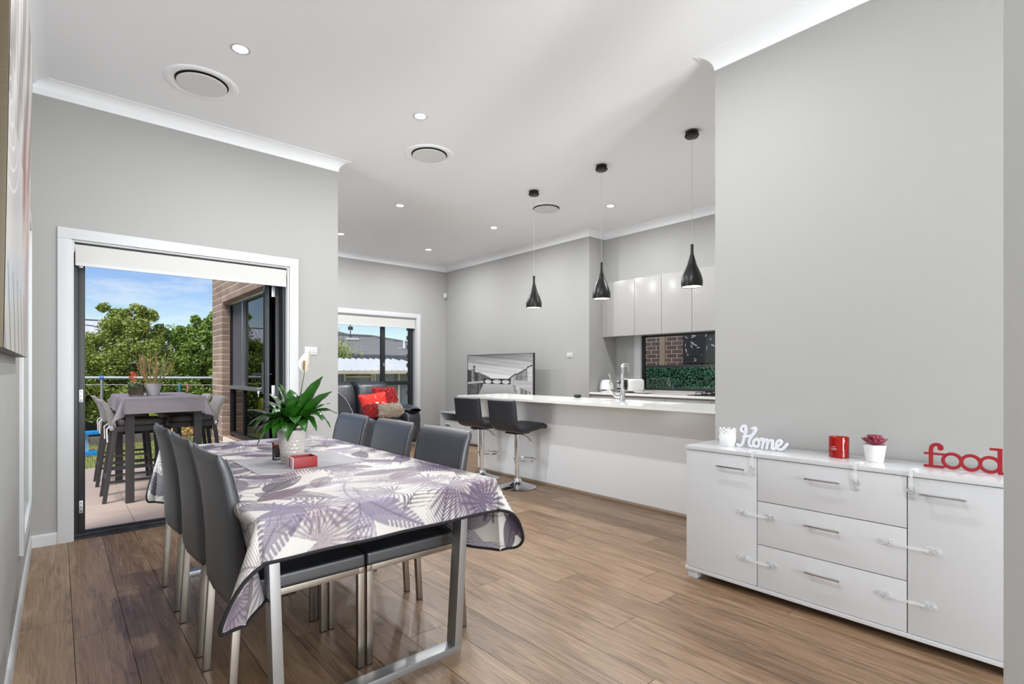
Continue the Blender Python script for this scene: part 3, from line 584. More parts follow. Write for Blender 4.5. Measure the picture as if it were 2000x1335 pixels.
for j in range(gy):
    for i in range(gx):
        spots.append((TX0-SH+(i+.5+rl.uniform(-.35, .35))*(xs[-1]-xs[0])/gx, TY0-SN+(j+.5+rl.uniform(-.35, .35))*(ys[-1]-ys[0])/gy))
rl.shuffle(spots)
for k2, (cx, cy) in enumerate(spots):
    col = pal(rl); t = k2 % 5; rot = rl.uniform(-PI, PI)
    if t in (0, 4): fan(cx, cy, rl.uniform(.13, .2), rot, rl.uniform(1.9, 2.8), int(rl.integers(9, 15)), col, rl.uniform(.65, .95))
    elif t == 1: leafp(cx, cy, rl.uniform(.24, .34), rl.uniform(.045, .07), rot, col, rl.uniform(.6, .95), True, rl.uniform(-1.2, 1.2))
    elif t == 2: frond(cx, cy, rl.uniform(.26, .38), rot, col, rl.uniform(.6, .95), rl.uniform(-1, 1))
    else: leafp(cx, cy, rl.uniform(.16, .26), rl.uniform(.035, .05), rot, col, rl.uniform(.5, .9), False, rl.uniform(-1.5, 1.5))
# rounded sheet corners: pull grid points inside a rounded rectangle
hx, hy = (xs[-1]-xs[0])/2, (ys[-1]-ys[0])/2; mx_, my_ = (xs[0]+xs[-1])/2, (ys[0]+ys[-1])/2; RC = .085
qx = XX-mx_; qy = YY-my_; ex = np.maximum(np.abs(qx)-(hx-RC), 0); ey = np.maximum(np.abs(qy)-(hy-RC), 0); mxx = np.maximum(ex, ey); rr = np.hypot(ex, ey); fac = np.where(rr > 0, mxx/np.maximum(rr, 1e-9), 1)
SXs = mx_+np.sign(qx)*(np.minimum(np.abs(qx), hx-RC)+ex*fac); SYs = my_+np.sign(qy)*(np.minimum(np.abs(qy), hy-RC)+ey*fac)
# drape
cxs = np.clip(SXs, TX0, TX1); cys = np.clip(SYs, TY0, TY1); ox = SXs-cxs; oy = SYs-cys; r = np.hypot(ox, oy)
ax_ = np.abs(ox); ay_ = np.abs(oy); th = np.arctan2(ay_, ax_+1e-9)
corner = (ax_ > 1e-6) & (ay_ > 1e-6)
alpha = np.where(corner, np.radians(7+np.where(oy < 0, 22, 9)*np.sin(2*th)), np.radians(5))
rb = .018                                         # soft edge radius
out = np.where(r < rb*PI/2, rb*np.sin(np.minimum(r/rb, PI/2)), rb+(r-rb*PI/2)*np.sin(alpha)); drop = np.where(r < rb*PI/2, rb*(1-np.cos(np.minimum(r/rb, PI/2))), rb+(r-rb*PI/2)*np.cos(alpha))
ux = np.where(r > 0, ox/np.maximum(r, 1e-9), 0); uy = np.where(r > 0, oy/np.maximum(r, 1e-9), 0)
CX = cxs+ux*out; CY = cys+uy*out; CZ = TZ+.002-drop
sm = lambda a, b, x: (lambda t: t*t*(3-2*t))(np.clip((x-a)/(b-a), 0, 1))
ins = sm(TY0-.02, TY0+.17, CY)*(1-sm(TY1-.16, TY1+.03, CY))      # tucked in where the chairs stand
dl = np.clip(TZ-CZ-.02, 0, 1)
CX = CX+np.where(ox < 0, ins*(.30*dl+.012*np.sin(CY*17)*dl*6*.3), 0)-np.where(ox > 0, ins*(.22*dl), 0)
CX = np.where((ox < 0), CX+sm(0, .05, dl)*ins*.012, np.where(ox > 0, CX-sm(0, .05, dl)*ins*.012, CX))
CY = CY+np.where((oy < 0) & ~corner, .006*np.sin(CX*21)*dl*5, 0)
CZ = CZ+.0012*np.sin(CX*9+CY*4)*(r < 1e-6)*0
verts = np.stack([CX, CY, CZ], -1).reshape(-1, 3)
loc = np.array([(TX0+TX1)/2, (TY0+TY1)/2, TZ]); idx = np.arange(NX*NY).reshape(NY, NX)
quads = np.stack([idx[:-1, :-1], idx[:-1, 1:], idx[1:, 1:], idx[1:, :-1]], -1).reshape(-1, 4)
me = bpy.data.meshes.new('tablecloth'); me.vertices.add(len(verts)); me.vertices.foreach_set('co', (verts-loc).ravel())
me.loops.add(quads.size); me.loops.foreach_set('vertex_index', quads.ravel()); me.polygons.add(len(quads)); me.polygons.foreach_set('loop_start', np.arange(0, quads.size, 4)); me.polygons.foreach_set('loop_total', np.full(len(quads), 4))
me.polygons.foreach_set('use_smooth', np.ones(len(quads), dtype=bool)); me.update(calc_edges=True)
ca = me.color_attributes.new('print', 'FLOAT_COLOR', 'POINT'); ca.data.foreach_set('color', np.concatenate([np.clip(img, 0, 1).reshape(-1, 3), np.ones((NX*NY, 1))], 1).ravel())
me.materials.append(vcolmat('leaf_print_cloth', .42, bump=.08, spec=.5)); tc_o = bpy.data.objects.new('tablecloth', me); COL.objects.link(tc_o); tc_o.location = loc
tag(tc_o, 'white tablecloth printed with purple palm leaves and black hem on dining table', 'tablecloth')
V3 = verts.reshape(NY, NX, 3); edge = list(V3[0, ::5])+list(V3[::5, -1])+list(V3[-1, ::-5])+list(V3[::-5, 0])
ed = []; 
for p in edge:
    if not ed or np.linalg.norm(p-ed[-1]) > .006: ed.append(p)
G().tube([tuple(p) for p in ed], .0062, 6, closed=True).build('hem', M_hem, tc_o, smooth=True)
# ---- chairs
def make_chair():
    r0 = root('dining_chair', (0, 0, 0), '', 'chair', 'dining chairs around the table'); D, Wd = .25, .208   # half depth / half width; front is +x
    sg = Bx(-D+.03, D+.002, -Wd-.004, Wd+.004, .409, .462); sg.build('seat', M_leather, r0, local=True, bevel=.012, seg=3)
    fr = G(); fr.box(-D+.03, D-.022, -Wd, -Wd+.022, .384, .408).box(-D+.03, D-.022, Wd-.022, Wd, .384, .408).box(D-.022, D, -Wd, Wd, .384, .408).box(-D+.03, -D+.05, -Wd+.022, Wd-.022, .384, .408)
    fr.build('seat_frame', M_leg, r0, local=True, bevel=.002)
    for sx, sy in ((1, 1), (1, -1), (-1, 1), (-1, -1)):
        y0 = sy*Wd-(.026 if sy > 0 else 0); xb = D-.026 if sx > 0 else -D; xt = xb if sx > 0 else -D+.022
        lg = G().prism([(xb, y0, .004), (xb+.026, y0, .004), (xt+.026, y0, .384), (xt, y0, .384)], (0, .026, 0)).build('leg', M_leg, r0, local=True, bevel=.002)
        Bx(xb+.001, xb+.025, y0+.001, y0+.025, 0, .005).build('foot_cap', M_dark, lg, local=True)
    prof = [(.372, -.228, .04), (.40, -.236, .052), (.46, -.238, .06), (.55, -.24, .058), (.65, -.246, .054), (.75, -.256, .05), (.84, -.272, .046), (.895, -.288, .042), (.912, -.292, .036)]
    def at(z):
        for (z0, x0, t0), (z1, x1, t1) in zip(prof, prof[1:]):
            if z <= z1: k = (z-z0)/(z1-z0); return x0+(x1-x0)*k, t0+(t1-t0)*k
        return prof[-1][1:]
    bk = G(); nz_ = 26; nr = 28
    def ring(v):
        z = .372+(.914-.372)*v; xr, t = at(z); e = min(1, min((z-.372)/.014, (.914-z)/.014)+.25); pts = []
        for k in range(nr):
            a = 2*PI*k/nr; cx_ = math.copysign(abs(math.cos(a))**.35, math.cos(a)); sy_ = math.copysign(abs(math.sin(a))**.22, math.sin(a))
            yy = sy_*Wd*1.01*(1 if e >= 1 else .97+.03*e); pts.append((xr+t/2+cx_*t/2*(e if e < 1 else 1)-.016*(1-(yy/Wd)**2), yy, z))
        return pts
    vs = []
    for i in range(nz_): vs += ring((i/(nz_-1))**1.0)
    bk.add(vs, [(i*nr+k, i*nr+(k+1) % nr, (i+1)*nr+(k+1) % nr, (i+1)*nr+k) for i in range(nz_-1) for k in range(nr)]+[tuple(range(nr-1, -1, -1)), tuple((nz_-1)*nr+k for k in range(nr))])
    bo = bk.build('backrest', M_leather, r0, local=True, smooth=50)
    for s in (-1, 1):
        sm_ = G().tube([(at(z)[0]+at(z)[1]*.92, s*(Wd*.985), z) for z in [.48+.02*k for k in range(22)]], .0022, 5).build('seam', M_leather, bo, local=True)
    return r0
ch0 = make_chair()
LB = ['far left dining chair, black with steel legs, nearest the open patio door', 'middle dining chair of the left row, its tall black back towards the left wall', 'near left dining chair, tall curved black back closest to the camera',
      'far right dining chair, black back nearest the sofa', 'middle dining chair of the right row, black back seen over the tablecloth', 'near right dining chair, black back closest to the bar stools']
sp_ = [(.684, 3.25, 0), (.684, 2.70, 0), (.684, 2.18, 0), (1.196, 3.25, PI), (1.196, 2.70, PI), (1.196, 2.18, PI)]
for i, (x, y, a) in enumerate(sp_):
    o = ch0 if i == 0 else copy_tree(ch0); o.location = (x, y, 0); o.rotation_euler = (0, 0, a); o['label'] = LB[i]
# ---- things on the table
ZT = TZ+.003
Bx(.66, 1.16, 2.44, 2.90, ZT-.0005, ZT+.002).build('placemat', mat('grey_placemat', (152, 150, 154), .6, var=.04, scale=60), label='grey square placemat under the plant pot on the dining table', cat='placemat'); ZT += .002
pc = Vector((.876, 2.655, ZT))
pl = root('peace_lily', pc, 'peace lily with one white flower in a dimpled white pot on the dining table', 'potted plant')
def potr(z): return .050+.021*(z/.163)
def potf(u, v):
    z = .163*v; a = 2*PI*u; row = v*9; off = .5*(int(row) % 2); cu_ = (u*22+off) % 1-.5; cv = (row % 1)-.5
    rr = potr(z)-(.0022*(max(0, 1-(cu_*cu_+cv*cv)*3.2)) if v < .72 else -.0006*0); return (pc.x+rr*math.cos(a), pc.y+rr*math.sin(a), pc.z+z)
pg = G().grid(potf, 176, 72, cu=True); pg.lathe([(.0712, .163), (.068, .163), (.066, .14), (0, .14)], 48, pc, cap=False); pg.lathe([(.001, 0), (.05, 0)], 48, pc, cap=False)
po = pg.build('pot', M_potw, pl, smooth=True); G().lathe([(.065, .143), (.03, .146), (0, .147)], 24, pc, cap=False).build('soil', mat('potting_soil', (52, 36, 28), .95, var=.3, scale=60, bump=.6), pl)
def leafmat():
    m = mat('glossy_leaf', (24, 72, 16), .3, rgb2=(48, 104, 26), scale=7, coat=.2); b = m.node_tree.nodes['Principled BSDF']; b.inputs['Subsurface Weight'].default_value = .15; b.inputs['Subsurface Radius'].default_value = (.02, .04, .01); return m
M_leaf = leafmat()
def lily_leaf(tip, wd, bow, twist=0.0):
    b = pc+Vector((0, 0, .145)); t = Vector(tip); d = t-b; mid = b+d*.5+Vector((0, 0, bow)); n = 14; path = []
    for i in range(n+1):
        k = i/n; path.append(b*(1-k)**2+mid*2*k*(1-k)+t*k*k)
    g = G(); vs = []; stem = 3
    for i, p in enumerate(path):
        tt = (path[min(n, i+1)]-path[max(0, i-1)]).normalized(); sd = tt.cross(Vector((0, 0, 1)))
        if sd.length < .05: sd = RT.copy()
        sd.normalize(); sd = Matrix.Rotation(twist, 3, tt) @ sd; nn = sd.cross(tt).normalized()
        k = max(0, (i-stem)/(n-stem)); w = .003 if i < stem else max(.0012, wd*math.sin(PI*min(1, k**.8*.96+.03))**.8)
        for q in (-1, -.5, 0, .5, 1): vs.append(p+sd*w*q+nn*(abs(q)**1.3*w*.38+.0022*math.sin(i*1.7+q*2)))
    g.add(vs, [(i*5+k, i*5+k+1, (i+1)*5+k+1, (i+1)*5+k) for i in range(n) for k in range(4)])
    return g.build('leaf', M_leaf, pl, smooth=80)
def cp(r, t, z): return pc+RT*r+FW*t+Vector((0, 0, z))      # right / depth / height about the pot
tips = [((-.245, .02, .255), .028, .06, .2), ((-.20, -.05, .19), .03, .11, .1), ((-.16, -.06, .145), .032, .12, 0), ((-.10, -.12, .13), .03, .13, -.1), ((-.035, -.13, .135), .036, .13, .15), ((-.155, .06, .34), .03, .05, .3),
        ((-.10, .03, .385), .032, .06, .3), ((-.06, -.03, .40), .034, .05, -.2), ((-.02, .02, .36), .036, .06, .2), ((.15, .02, .425), .038, .03, -.5), ((.205, .0, .35), .036, .04, -.35), ((.185, .03, .29), .016, .06, -.1), ((.17, -.04, .21), .03, .13, -.2),
        ((.145, -.05, .16), .03, .14, -.1), ((.10, -.08, .16), .032, .12, .1), ((.06, -.10, .20), .034, .10, 0), ((.01, -.09, .27), .038, .07, .1), ((-.06, -.09, .25), .036, .08, -.2), ((-.12, .10, .26), .034, .08, .2), ((.10, .10, .30), .036, .08, -.2), ((0, .15, .28), .036, .1, 0), ((.05, .05, .34), .036, .05, .3),
        ((-.07, .06, .31), .036, .07, 0), ((.09, -.02, .29), .034, .06, -.4), ((.03, -.05, .33), .03, .04, .4), ((-.14, -.02, .27), .032, .07, .1), ((.13, .06, .24), .032, .1, 0), ((-.02, -.07, .20), .034, .1, .3), ((-.09, -.04, .20), .034, .11, -.1),
        ((-.21, .0, .15), .03, .16, .1), ((-.17, .04, .19), .034, .12, 0), ((.19, .02, .17), .032, .15, 0), ((.03, -.12, .12), .034, .14, .1), ((-.13, -.10, .10), .032, .16, .2), ((.22, .03, .24), .03, .10, -.2), ((-.19, .05, .30), .032, .07, .2)]
for (r_, t_, z_), w_, bo_, tw in tips: lily_leaf(cp(r_*.96, t_, z_), w_*1.12, bo_, tw)
ft = cp(.050, .03, .455)
fs = G().tube([pc+Vector((0, 0, .145)), cp(.02, .02, .27), cp(.035, .025, .36), ft], [.003, .003, .0025, .002], 8).build('flower_stem', mat('stem_green', (96, 110, 70), .5), pl, smooth=True)
def sp_f(u, v):
    w = .030*math.sin(PI*min(1, v*.95+.02))**.8*(1-.3*v)*1.25; q = (u-.5)*2; return tuple(ft+RT*(w*q-.004+.012*v)+FW*(.012-.02*(q*q)*math.sin(PI*v)+.01*v)+Vector((0, 0, -.012+.112*v)))
so = G().grid(sp_f, 9, 14).build('spathe', mat('white_spathe', (238, 236, 226), .45, sss=.2), pl, smooth=True)
G().tube([ft-FW*.006, ft-FW*.01+Vector((0, 0, .015)), ft-FW*.01+RT*.002+Vector((0, 0, .05))], [.003, .006, .0055], 10).build('spadix', mat('tan_spadix', (158, 128, 84), .7, bump=.5), pl, smooth=True)
c = cp(-.112, .085, 0)
tl = root('tealight_jar', c, 'small dark red candle in a clear glass jar behind the plant pot', 'candle')
G().lathe([(.022, 0), (.0245, .002), (.026, .085), (.0245, .085), (.023, .012), (0, .012)], 28, c, cap=False).build('jar', glassmat('clear_jar', (245, 246, 247), 1.45), tl, smooth=True)
G().lathe([(.0228, .0125), (.0238, .066), (0, .066)], 24, c).build('wax', mat('maroon_wax', (86, 22, 28), .4), tl, smooth=True); G().lathe([(.0243, .0665), (.0247, .078), (0, .078)], 24, c).build('label_band', mat('copper_band', (176, 100, 70), .4), tl, smooth=True)
# red open box, turned a little
b0 = Vector((.872, 2.505, ZT)); bxr = root('red_box', b0, 'small red open topped box in front of the plant pot', 'box', rz=math.radians(-2))
lx, ly, h, t = .056, .046, .05, .005
g = G().box(-lx, lx, -ly, -ly+t, 0, h).box(-lx, lx, ly-t, ly, 0, h).box(lx-t, lx, -ly+t, ly-t, 0, h).box(-lx, lx, -ly, ly, 0, t); g.build('tray', M_red, bxr, local=True, bevel=.0008)
Bx(-lx-.001, -lx+t, -ly+.0, ly, 0, h).build('end_panel', mat('pale_pink_card', (220, 196, 200), .6), bxr, local=True, bevel=.0008)
Bx(-lx-.0015, -lx+.0004, -.006, .006, .006, h).build('slot', mat('deep_red', (120, 14, 40), .6), bxr, local=True); Bx(-lx+t+.001, lx-t-.001, -ly+t+.001, ly-t-.001, t, h-.012).build('cards', mat('tan_card', (150, 96, 80), .8), bxr, local=True)
# ================================================================ KITCHEN AND LIVING
isl = root('kitchen_island', (4.0, 3.3, 0), 'white kitchen island with plain gloss panels and timber strip along the floor', 'island')
IY0, IY1 = YW+.006, 5.05
for a, b in ((IY0, 4.37), (4.372, IY1)): Bx(3.87, 3.888, a, b, .0, .887).build('panel', M_island, isl, bevel=.001)
Bx(3.889, 4.27, IY1-.02, IY1, 0, .887).build('end_panel', M_island, isl, bevel=.001)
Bx(3.889, 4.27, IY0, IY1-.021, .1, .70).build('carcass', M_ucab, isl)
G().prism([(3.869, IY0, .001), (3.853, IY0, .001), (3.853, IY0, .012), (3.862, IY0, .024), (3.869, IY0, .026)], (0, IY1-IY0, 0)).build('floor_strip', M_kick, isl)
wt = root('stone_benchtop', (3.95, 3.3, .888), 'white stone benchtop of the island, overhanging towards the bar stools', 'benchtop')
SKX0, SKX1, SKY0, SKY1 = 3.95, 4.24, 2.46, 3.25; T0, T1 = .8885, .911
Bx(3.58, SKX0, IY0, IY1+.02, T0, T1).box(SKX1, 4.31, IY0, IY1+.02, T0, T1).box(SKX0, SKX1, IY0, SKY0, T0, T1).box(SKX0, SKX1, SKY1, IY1+.02, T0, T1).build('slab', M_stone, wt)
sk = root('sink', (4.09, 2.85, .74), 'stainless undermount sink set in the island benchtop', 'sink')
g = Bx(SKX0-.01, SKX1+.01, SKY0-.01, SKY1+.01, .74, .745).box(SKX0-.01, SKX0-.004, SKY0-.01, SKY1+.01, .745, .888).box(SKX1+.004, SKX1+.01, SKY0-.01, SKY1+.01, .745, .888).box(SKX0-.004, SKX1+.004, SKY0-.01, SKY0-.004, .745, .888).box(SKX0-.004, SKX1+.004, SKY1+.004, SKY1+.01, .745, .888).box(SKX0, SKX1, 2.83, 2.86, .745, .87)
g.build('basin', M_steel, sk); G().lathe([(.03, 0), (.032, .003), (.02, .002), (.0, .001)], 20, (4.09, 2.65, .745), cap=False).build('drain', M_chrome, sk, smooth=True)
tp = root('kitchen_tap', (3.86, 2.88, T1), 'tall chrome mixer tap standing on the island bench', 'tap'); c = (3.86, 2.88, T1)
G().lathe([(.028, 0), (.028, .006), (.025, .008), (.025, .12), (.023, .123), (.0, .123)], 24, c, cap=False).build('body', M_chrome, tp, smooth=40)
G().tube([(c[0], c[1], T1+.12), (c[0], c[1], T1+.31), (c[0]+.006, c[1]+.004, T1+.33), (c[0]+.03, c[1]+.015, T1+.343), (c[0]+.17, c[1]+.06, T1+.345)], [.015, .015, .016, .016, .015], 14).build('spout', M_chrome, tp, smooth=50)
G().tube([(c[0]+.16, c[1]+.057, T1+.345), (c[0]+.165, c[1]+.058, T1+.285)], [.017, .014], 14).build('aerator', M_chrome, tp, smooth=40)
G().tube([(c[0]-.01, c[1]+.012, T1+.055), (c[0]-.03, c[1]+.055, T1+.06), (c[0]-.04, c[1]+.085, T1+.09), (c[0]-.045, c[1]+.11, T1+.12)], [.016, .014, .012, .009], 12).build('lever', M_chrome, tp, smooth=60)
g = G().rbox((4.23, 3.75, T1+.018), (.03, .045, .018), 2.6, 18, 10); g.tube([(4.23, 3.71, T1+.012), (4.20, 3.69, T1+.01)], .006, 6)
g.build('scrub_brush', M_dark, label='small black rounded brush lying on the back edge of the island bench', cat='brush', smooth=True)
# rear run
for i, (a, b) in enumerate(((YW+.01, 2.35), (2.352, 2.95), (2.952, 3.55), (3.552, 4.15), (4.152, YK-.004))):
    cb = root('base_cabinet', (5.91, (a+b)/2, 0), ['white base cabinet at the hidden right end of rear kitchen bench', 'white base cabinet under the gas cooktop', 'white base cabinet left of the cooktop under the kitchen window', 'white base cabinet under the toaster', 'white base cabinet in the corner under the kettle'][i], 'cabinet', 'rear kitchen base cabinets')
    Bx(5.64, XK-.004, a, b, .1, .874).build('body', M_ucab, cb); Bx(5.66, 5.68, a, b, 0, .1).build('kickboard', M_kick, cb); Bx(5.62, 5.639, a+.0015, b-.0015, .105, .85).build('door', M_ucab, cb, bevel=.001)
Bx(5.602, XK-.003, YW+.006, YK-.003, .876, .905).build('rear_benchtop', M_stone, label='white stone benchtop along the rear kitchen wall below the window', cat='benchtop', bevel=.001)
ug = 'overhead kitchen cabinets'
for i, (a, b) in enumerate(((4.19, 4.66), (3.773, 4.188), (3.345, 3.771), (2.92, 3.343), (2.49, 2.918), (2.06, 2.488))):
    cb = root('wall_cabinet', (6.05, (a+b)/2, 1.69), ['leftmost tall white overhead cabinet door behind the middle pendant', 'second white overhead cabinet from the left', 'third white overhead cabinet from the left, above the kitchen window', 'fourth white overhead cabinet, behind the nearest pendant', 'fifth white overhead cabinet hidden by the right wall', 'sixth white overhead cabinet hidden by the right wall'][i], 'cabinet', ug)
    Bx(5.902, XK-.003, a, b, 1.695, 2.452).build('body', M_ucab, cb); Bx(5.88, 5.901, a+.0015, b-.0015, 1.685, 2.452).build('door', M_ucab, cb, bevel=.001)
Bx(5.895, XK-.003, 4.662, YK-.002, 1.685, 2.452).build('filler_panel', M_ucab, label='narrow white filler panel left of the overhead cabinets', cat='panel')
# kettle
kt = root('kettle', (5.84, 4.63, .905), 'white rounded electric kettle with chrome handle beside the toaster', 'kettle'); c = (5.84, 4.63, .905)
G().lathe([(.098, .035), (.1, .05), (.094, .1), (.08, .145), (.064, .165), (.05, .17)], 32, c).build('body', M_white, kt, smooth=True)
G().lathe([(.09, 0), (.094, .008), (.098, .012), (.099, .034)], 32, c).build('base', M_chrome, kt, smooth=True); G().lathe([(.05, .17), (.048, .176), (.02, .183), (.012, .195), (.0, .197)], 24, c, cap=False).build('lid', M_chrome, kt, smooth=True)
G().tube([(c[0]+.03*math.cos(t)*0+.0, c[1]+.066*math.cos(t), c[2]+.175+.085*math.sin(t)) for t in [PI*k/14 for k in range(15)]], .009, 10).build('handle', M_chrome, kt, smooth=True)
G().tube([(c[0]-.03, c[1]-.07, c[2]+.12), (c[0]-.045, c[1]-.105, c[2]+.15)], [.02, .01], 12).build('spout', M_chrome, kt, smooth=True)
# toaster
ts = root('toaster', (5.93, 4.28, .905), 'white and chrome four slice toaster with black controls under the kitchen window corner', 'toaster', rz=math.radians(-20))
G().rbox((0, 0, .1), (.14, .15, .095), 5, 36, 16).build('body', M_white, ts, local=True, smooth=True)
Bx(-.146, -.135, -.125, .125, .03, .18).build('chrome_face', M_chrome, ts, local=True, bevel=.004); Bx(-.12, .12, -.13, .13, 0, .02).build('base', M_dark, ts, local=True)
for s in (-.065, .065):
    Bx(-.15, -.146, s-.004, s+.004, .07, .16).build('slot', M_dark, ts, local=True); Bx(-.168, -.146, s-.022, s+.022, .125, .14).build('lever', M_dark, ts, local=True, bevel=.003)
    for d in (-.03, .03): G().lathe([(.013, 0), (.012, .012), (0, .012)], 16, cap=False).rot(-PI/2, 'Y').move((-.146, s+d, .05)).build('knob', M_dark, ts, local=True, smooth=40)
    Bx(-.1, .1, s-.03, s-.012, .192, .1965).build('bread_slot', M_dark, ts, local=True); Bx(-.1, .1, s+.012, s+.03, .192, .1965).build('bread_slot', M_dark, ts, local=True)
G().lathe([(.05, 0), (.1, .012), (.125, .02), (.12, .022), (.05, .006), (0, .006)], 32, (5.78, 3.98, .905), cap=False).build('white_plate', M_white, label='white plate on the rear bench beside the toaster', cat='plate', smooth=True)
ck = root('cooktop', (5.9, 2.9, .905), 'black gas cooktop with iron trivets on rear bench', 'cooktop'); Bx(5.66, 6.14, 2.5, 3.28, .905, .913).build('glass_plate', M_black, ck, bevel=.002)
for x in (5.79, 6.01):
    for y in (2.66, 2.9, 3.13):
        G().lathe([(.04, 0), (.04, .012), (.025, .018), (0, .018)], 18, (x, y, .913), cap=False).build('burner', M_dark, ck, smooth=40)
        g = G()
        for a in range(4): ca, sa = math.cos(a*PI/2+PI/4), math.sin(a*PI/2+PI/4); g.tube([(x+.02*ca, y+.02*sa, .945), (x+.1*ca, y+.1*sa, .945), (x+.1*ca, y+.1*sa, .913)], .005, 6)
        g.build('trivet', M_dark, ck)
# ---- bar stools
def make_stool():
    r0 = root('bar_stool', (0, 0, 0), '', 'bar stool', 'bar stools at the kitchen island')
    G().lathe([(.195, 0), (.2, .006), (.19, .012), (.12, .028), (.06, .05), (.042, .07), (.04, .085), (0, .085)], 48, cap=False).build('base', M_chrome, r0, local=True, smooth=True)
    G().tube([(0, 0, .08), (0, 0, .33)], .021, 20).build('gas_stem', M_chrome, r0, local=True, smooth=40); G().tube([(0, 0, .24), (0, 0, .56)], .029, 24).build('column', M_chrome, r0, local=True, smooth=40)
    G().tube([(.11+.105*math.cos(t), .135*math.sin(t), .275) for t in [2*PI*k/40 for k in range(40)]], .008, 8, closed=True).build('footrest', M_chrome, r0, local=True, smooth=True)
    G().tube([(.03, -.02, .545), (.06, -.07, .53), (.075, -.11, .49), (.10, -.155, .465)], .0045, 6).build('lever', M_chrome, r0, local=True, smooth=True); Bx(-.09, .09, -.09, .09, .555, .57).build('seat_plate', M_lampblack, r0, local=True)
    # one continuous shell: seat sweeping up into the backrest
    path = [(.235, .615), (.2, .635), (.12, .625), (.02, .61), (-.08, .605), (-.145, .62), (-.18, .66), (-.195, .72), (-.205, .80), (-.215, .87), (-.222, .912)]
    pp = crv(path, 5); n = len(pp); g = G(); m = 24; vs = []
    for i, p in enumerate(pp):
        t = (pp[min(n-1, i+1)]-pp[max(0, i-1)]).normalized(); nn = Vector((-t.y, t.x)); end = min(1, min(i, n-1-i)/2.0+.35); w = .205*(1 if .1 < i/n < .9 else .96+.04*end); th = .03*end
        for k in range(m):
            a = 2*PI*k/m; yy = math.copysign(abs(math.cos(a))**.3, math.cos(a))*w; d = math.copysign(abs(math.sin(a))**.5, math.sin(a))*th; q = p+nn*(d-.012*(1-(yy/.205)**2)*(-1)*0); vs.append((q.x, yy, q.y))
    g.add(vs, [(i*m+k, i*m+(k+1) % m, (i+1)*m+(k+1) % m, (i+1)*m+k) for i in range(n-1) for k in range(m)]+[tuple(range(m-1, -1, -1)), tuple((n-1)*m+k for k in range(m))])
    g.build('seat_shell', M_stool, r0, local=True, smooth=60); return r0
st = make_stool(); st.location = (3.58, 4.0, 0); st['label'] = 'near black bar stool with chrome pedestal, in front of the other stool'
s2 = copy_tree(st); s2.location = (3.58, 4.60, 0); s2.rotation_euler = (0, 0, math.radians(4)); s2['label'] = 'far black bar stool with chrome pedestal, partly hidden behind the near stool'
# ---- pendants, downlights, vents
E_warm = emis('lamp_glow', (255, 244, 226), 9.0); E_down = emis('downlight_glow', (255, 250, 244), 14.0)
def lamp(par, loc, w, size, name='lamp'):
    ld = bpy.data.lights.new(name, 'AREA'); ld.shape = 'DISK'; ld.size = size; ld.energy = w; ld.color = (.965, .985, 1); o = bpy.data.objects.new(name, ld); COL.objects.link(o); o.parent = par; o.location = loc
def make_pendant():
    r0 = root('pendant_light', (0, 0, 1.893), '', 'pendant light', 'black teardrop pendants over the island')
    G().lathe([(.0, 0), (.045, 0), (.052, -.004), (.052, -.02), (.045, -.026), (.058, -.034), (.06, -.04), (.05, -.052), (.0, -.056)][::-1], 32, (0, 0, ZC-1.893), cap=False).build('canopy', M_lampblack, r0, local=True, smooth=40)
    G().tube([(0, 0, .352), (0, 0, ZC-1.893-.054)], .0016, 6).build('cord', mat('pale_cord', (196, 196, 194), .5), r0, local=True); G().lathe([(.006, -.068), (.006, -.054)], 10, (0, 0, ZC-1.893)).build('cord_grip', M_chrome, r0, local=True)
    pr_ = [(.080, 0), (.0845, .012), (.0865, .035), (.083, .068), (.07, .11), (.052, .152), (.034, .195), (.022, .232), (.0155, .262), (.0125, .29), (.0125, .352), (0, .353)]
    pr2 = []
    P = [Vector(p) for p in pr_]
    pr2 = [(p.x, p.y) for p in crv(pr_[:-2], 4)]+pr_[-2:]
    G().lathe(pr2+[(0, .352), (.009, .29), (.05, .14), (.078, .06), (.077, .002), (.080, 0)], 40, cap=False).build('shade', M_lampblack, r0, local=True, smooth=50)
    G().lathe([(.0785, .003), (.0785, .006), (0, .007)], 32, cap=False).build('diffuser', E_warm, r0, local=True); lamp(r0, (0, 0, -.004), PEND_W, .12); return r0
pe = make_pendant(); PL_ = ['farthest of three black teardrop pendants, hanging left in front of the living room wall', 'middle of three black teardrop pendants over the island', 'nearest of three black teardrop pendants, beside the right wall']
for i, y in enumerate((4.13, 3.187, 2.24)):
    o = pe if i == 0 else copy_tree(pe); o.location = (3.94, y, 1.893); o['label'] = PL_[i]
def make_down():
    r0 = root('downlight', (0, 0, ZC), '', 'downlight', 'recessed ceiling downlights')
    G().lathe([(.056, 0), (.056, -.003), (.05, -.005), (.042, -.002), (.042, 0)], 32, cap=False).build('trim_ring', M_trim, r0, local=True, smooth=40); G().lathe([(.042, -.0025), (0, -.003)], 28, cap=False).build('lens', E_down, r0, local=True); lamp(r0, (0, 0, -.012), DOWN_W, .075); return r0
dn = make_down()
DL = [((.845, 3.5), 'nearest ceiling downlight in view, beside the large round vent'), ((2.12, 3.5), 'ceiling downlight just above the middle round vent'), ((3.08, 5.55), 'ceiling downlight left of the far pendant, third from the camera'), ((4.53, 5.55), 'ceiling downlight in the living area left of the pendant canopy'),
      ((3.08, 7.27), 'ceiling downlight at the edge of the wall end, above the sofa window'), ((4.55, 7.26), 'farthest ceiling downlight near the living room corner'), ((4.99, 3.9), 'ceiling downlight between the two nearer pendants, over the kitchen'),
      ((.845, 1.45), 'ceiling downlight out of view over the near end of the table'), ((2.12, 1.45), 'ceiling downlight out of view by the sideboard'), ((4.99, 2.3), 'ceiling downlight over the hidden end of the kitchen')]
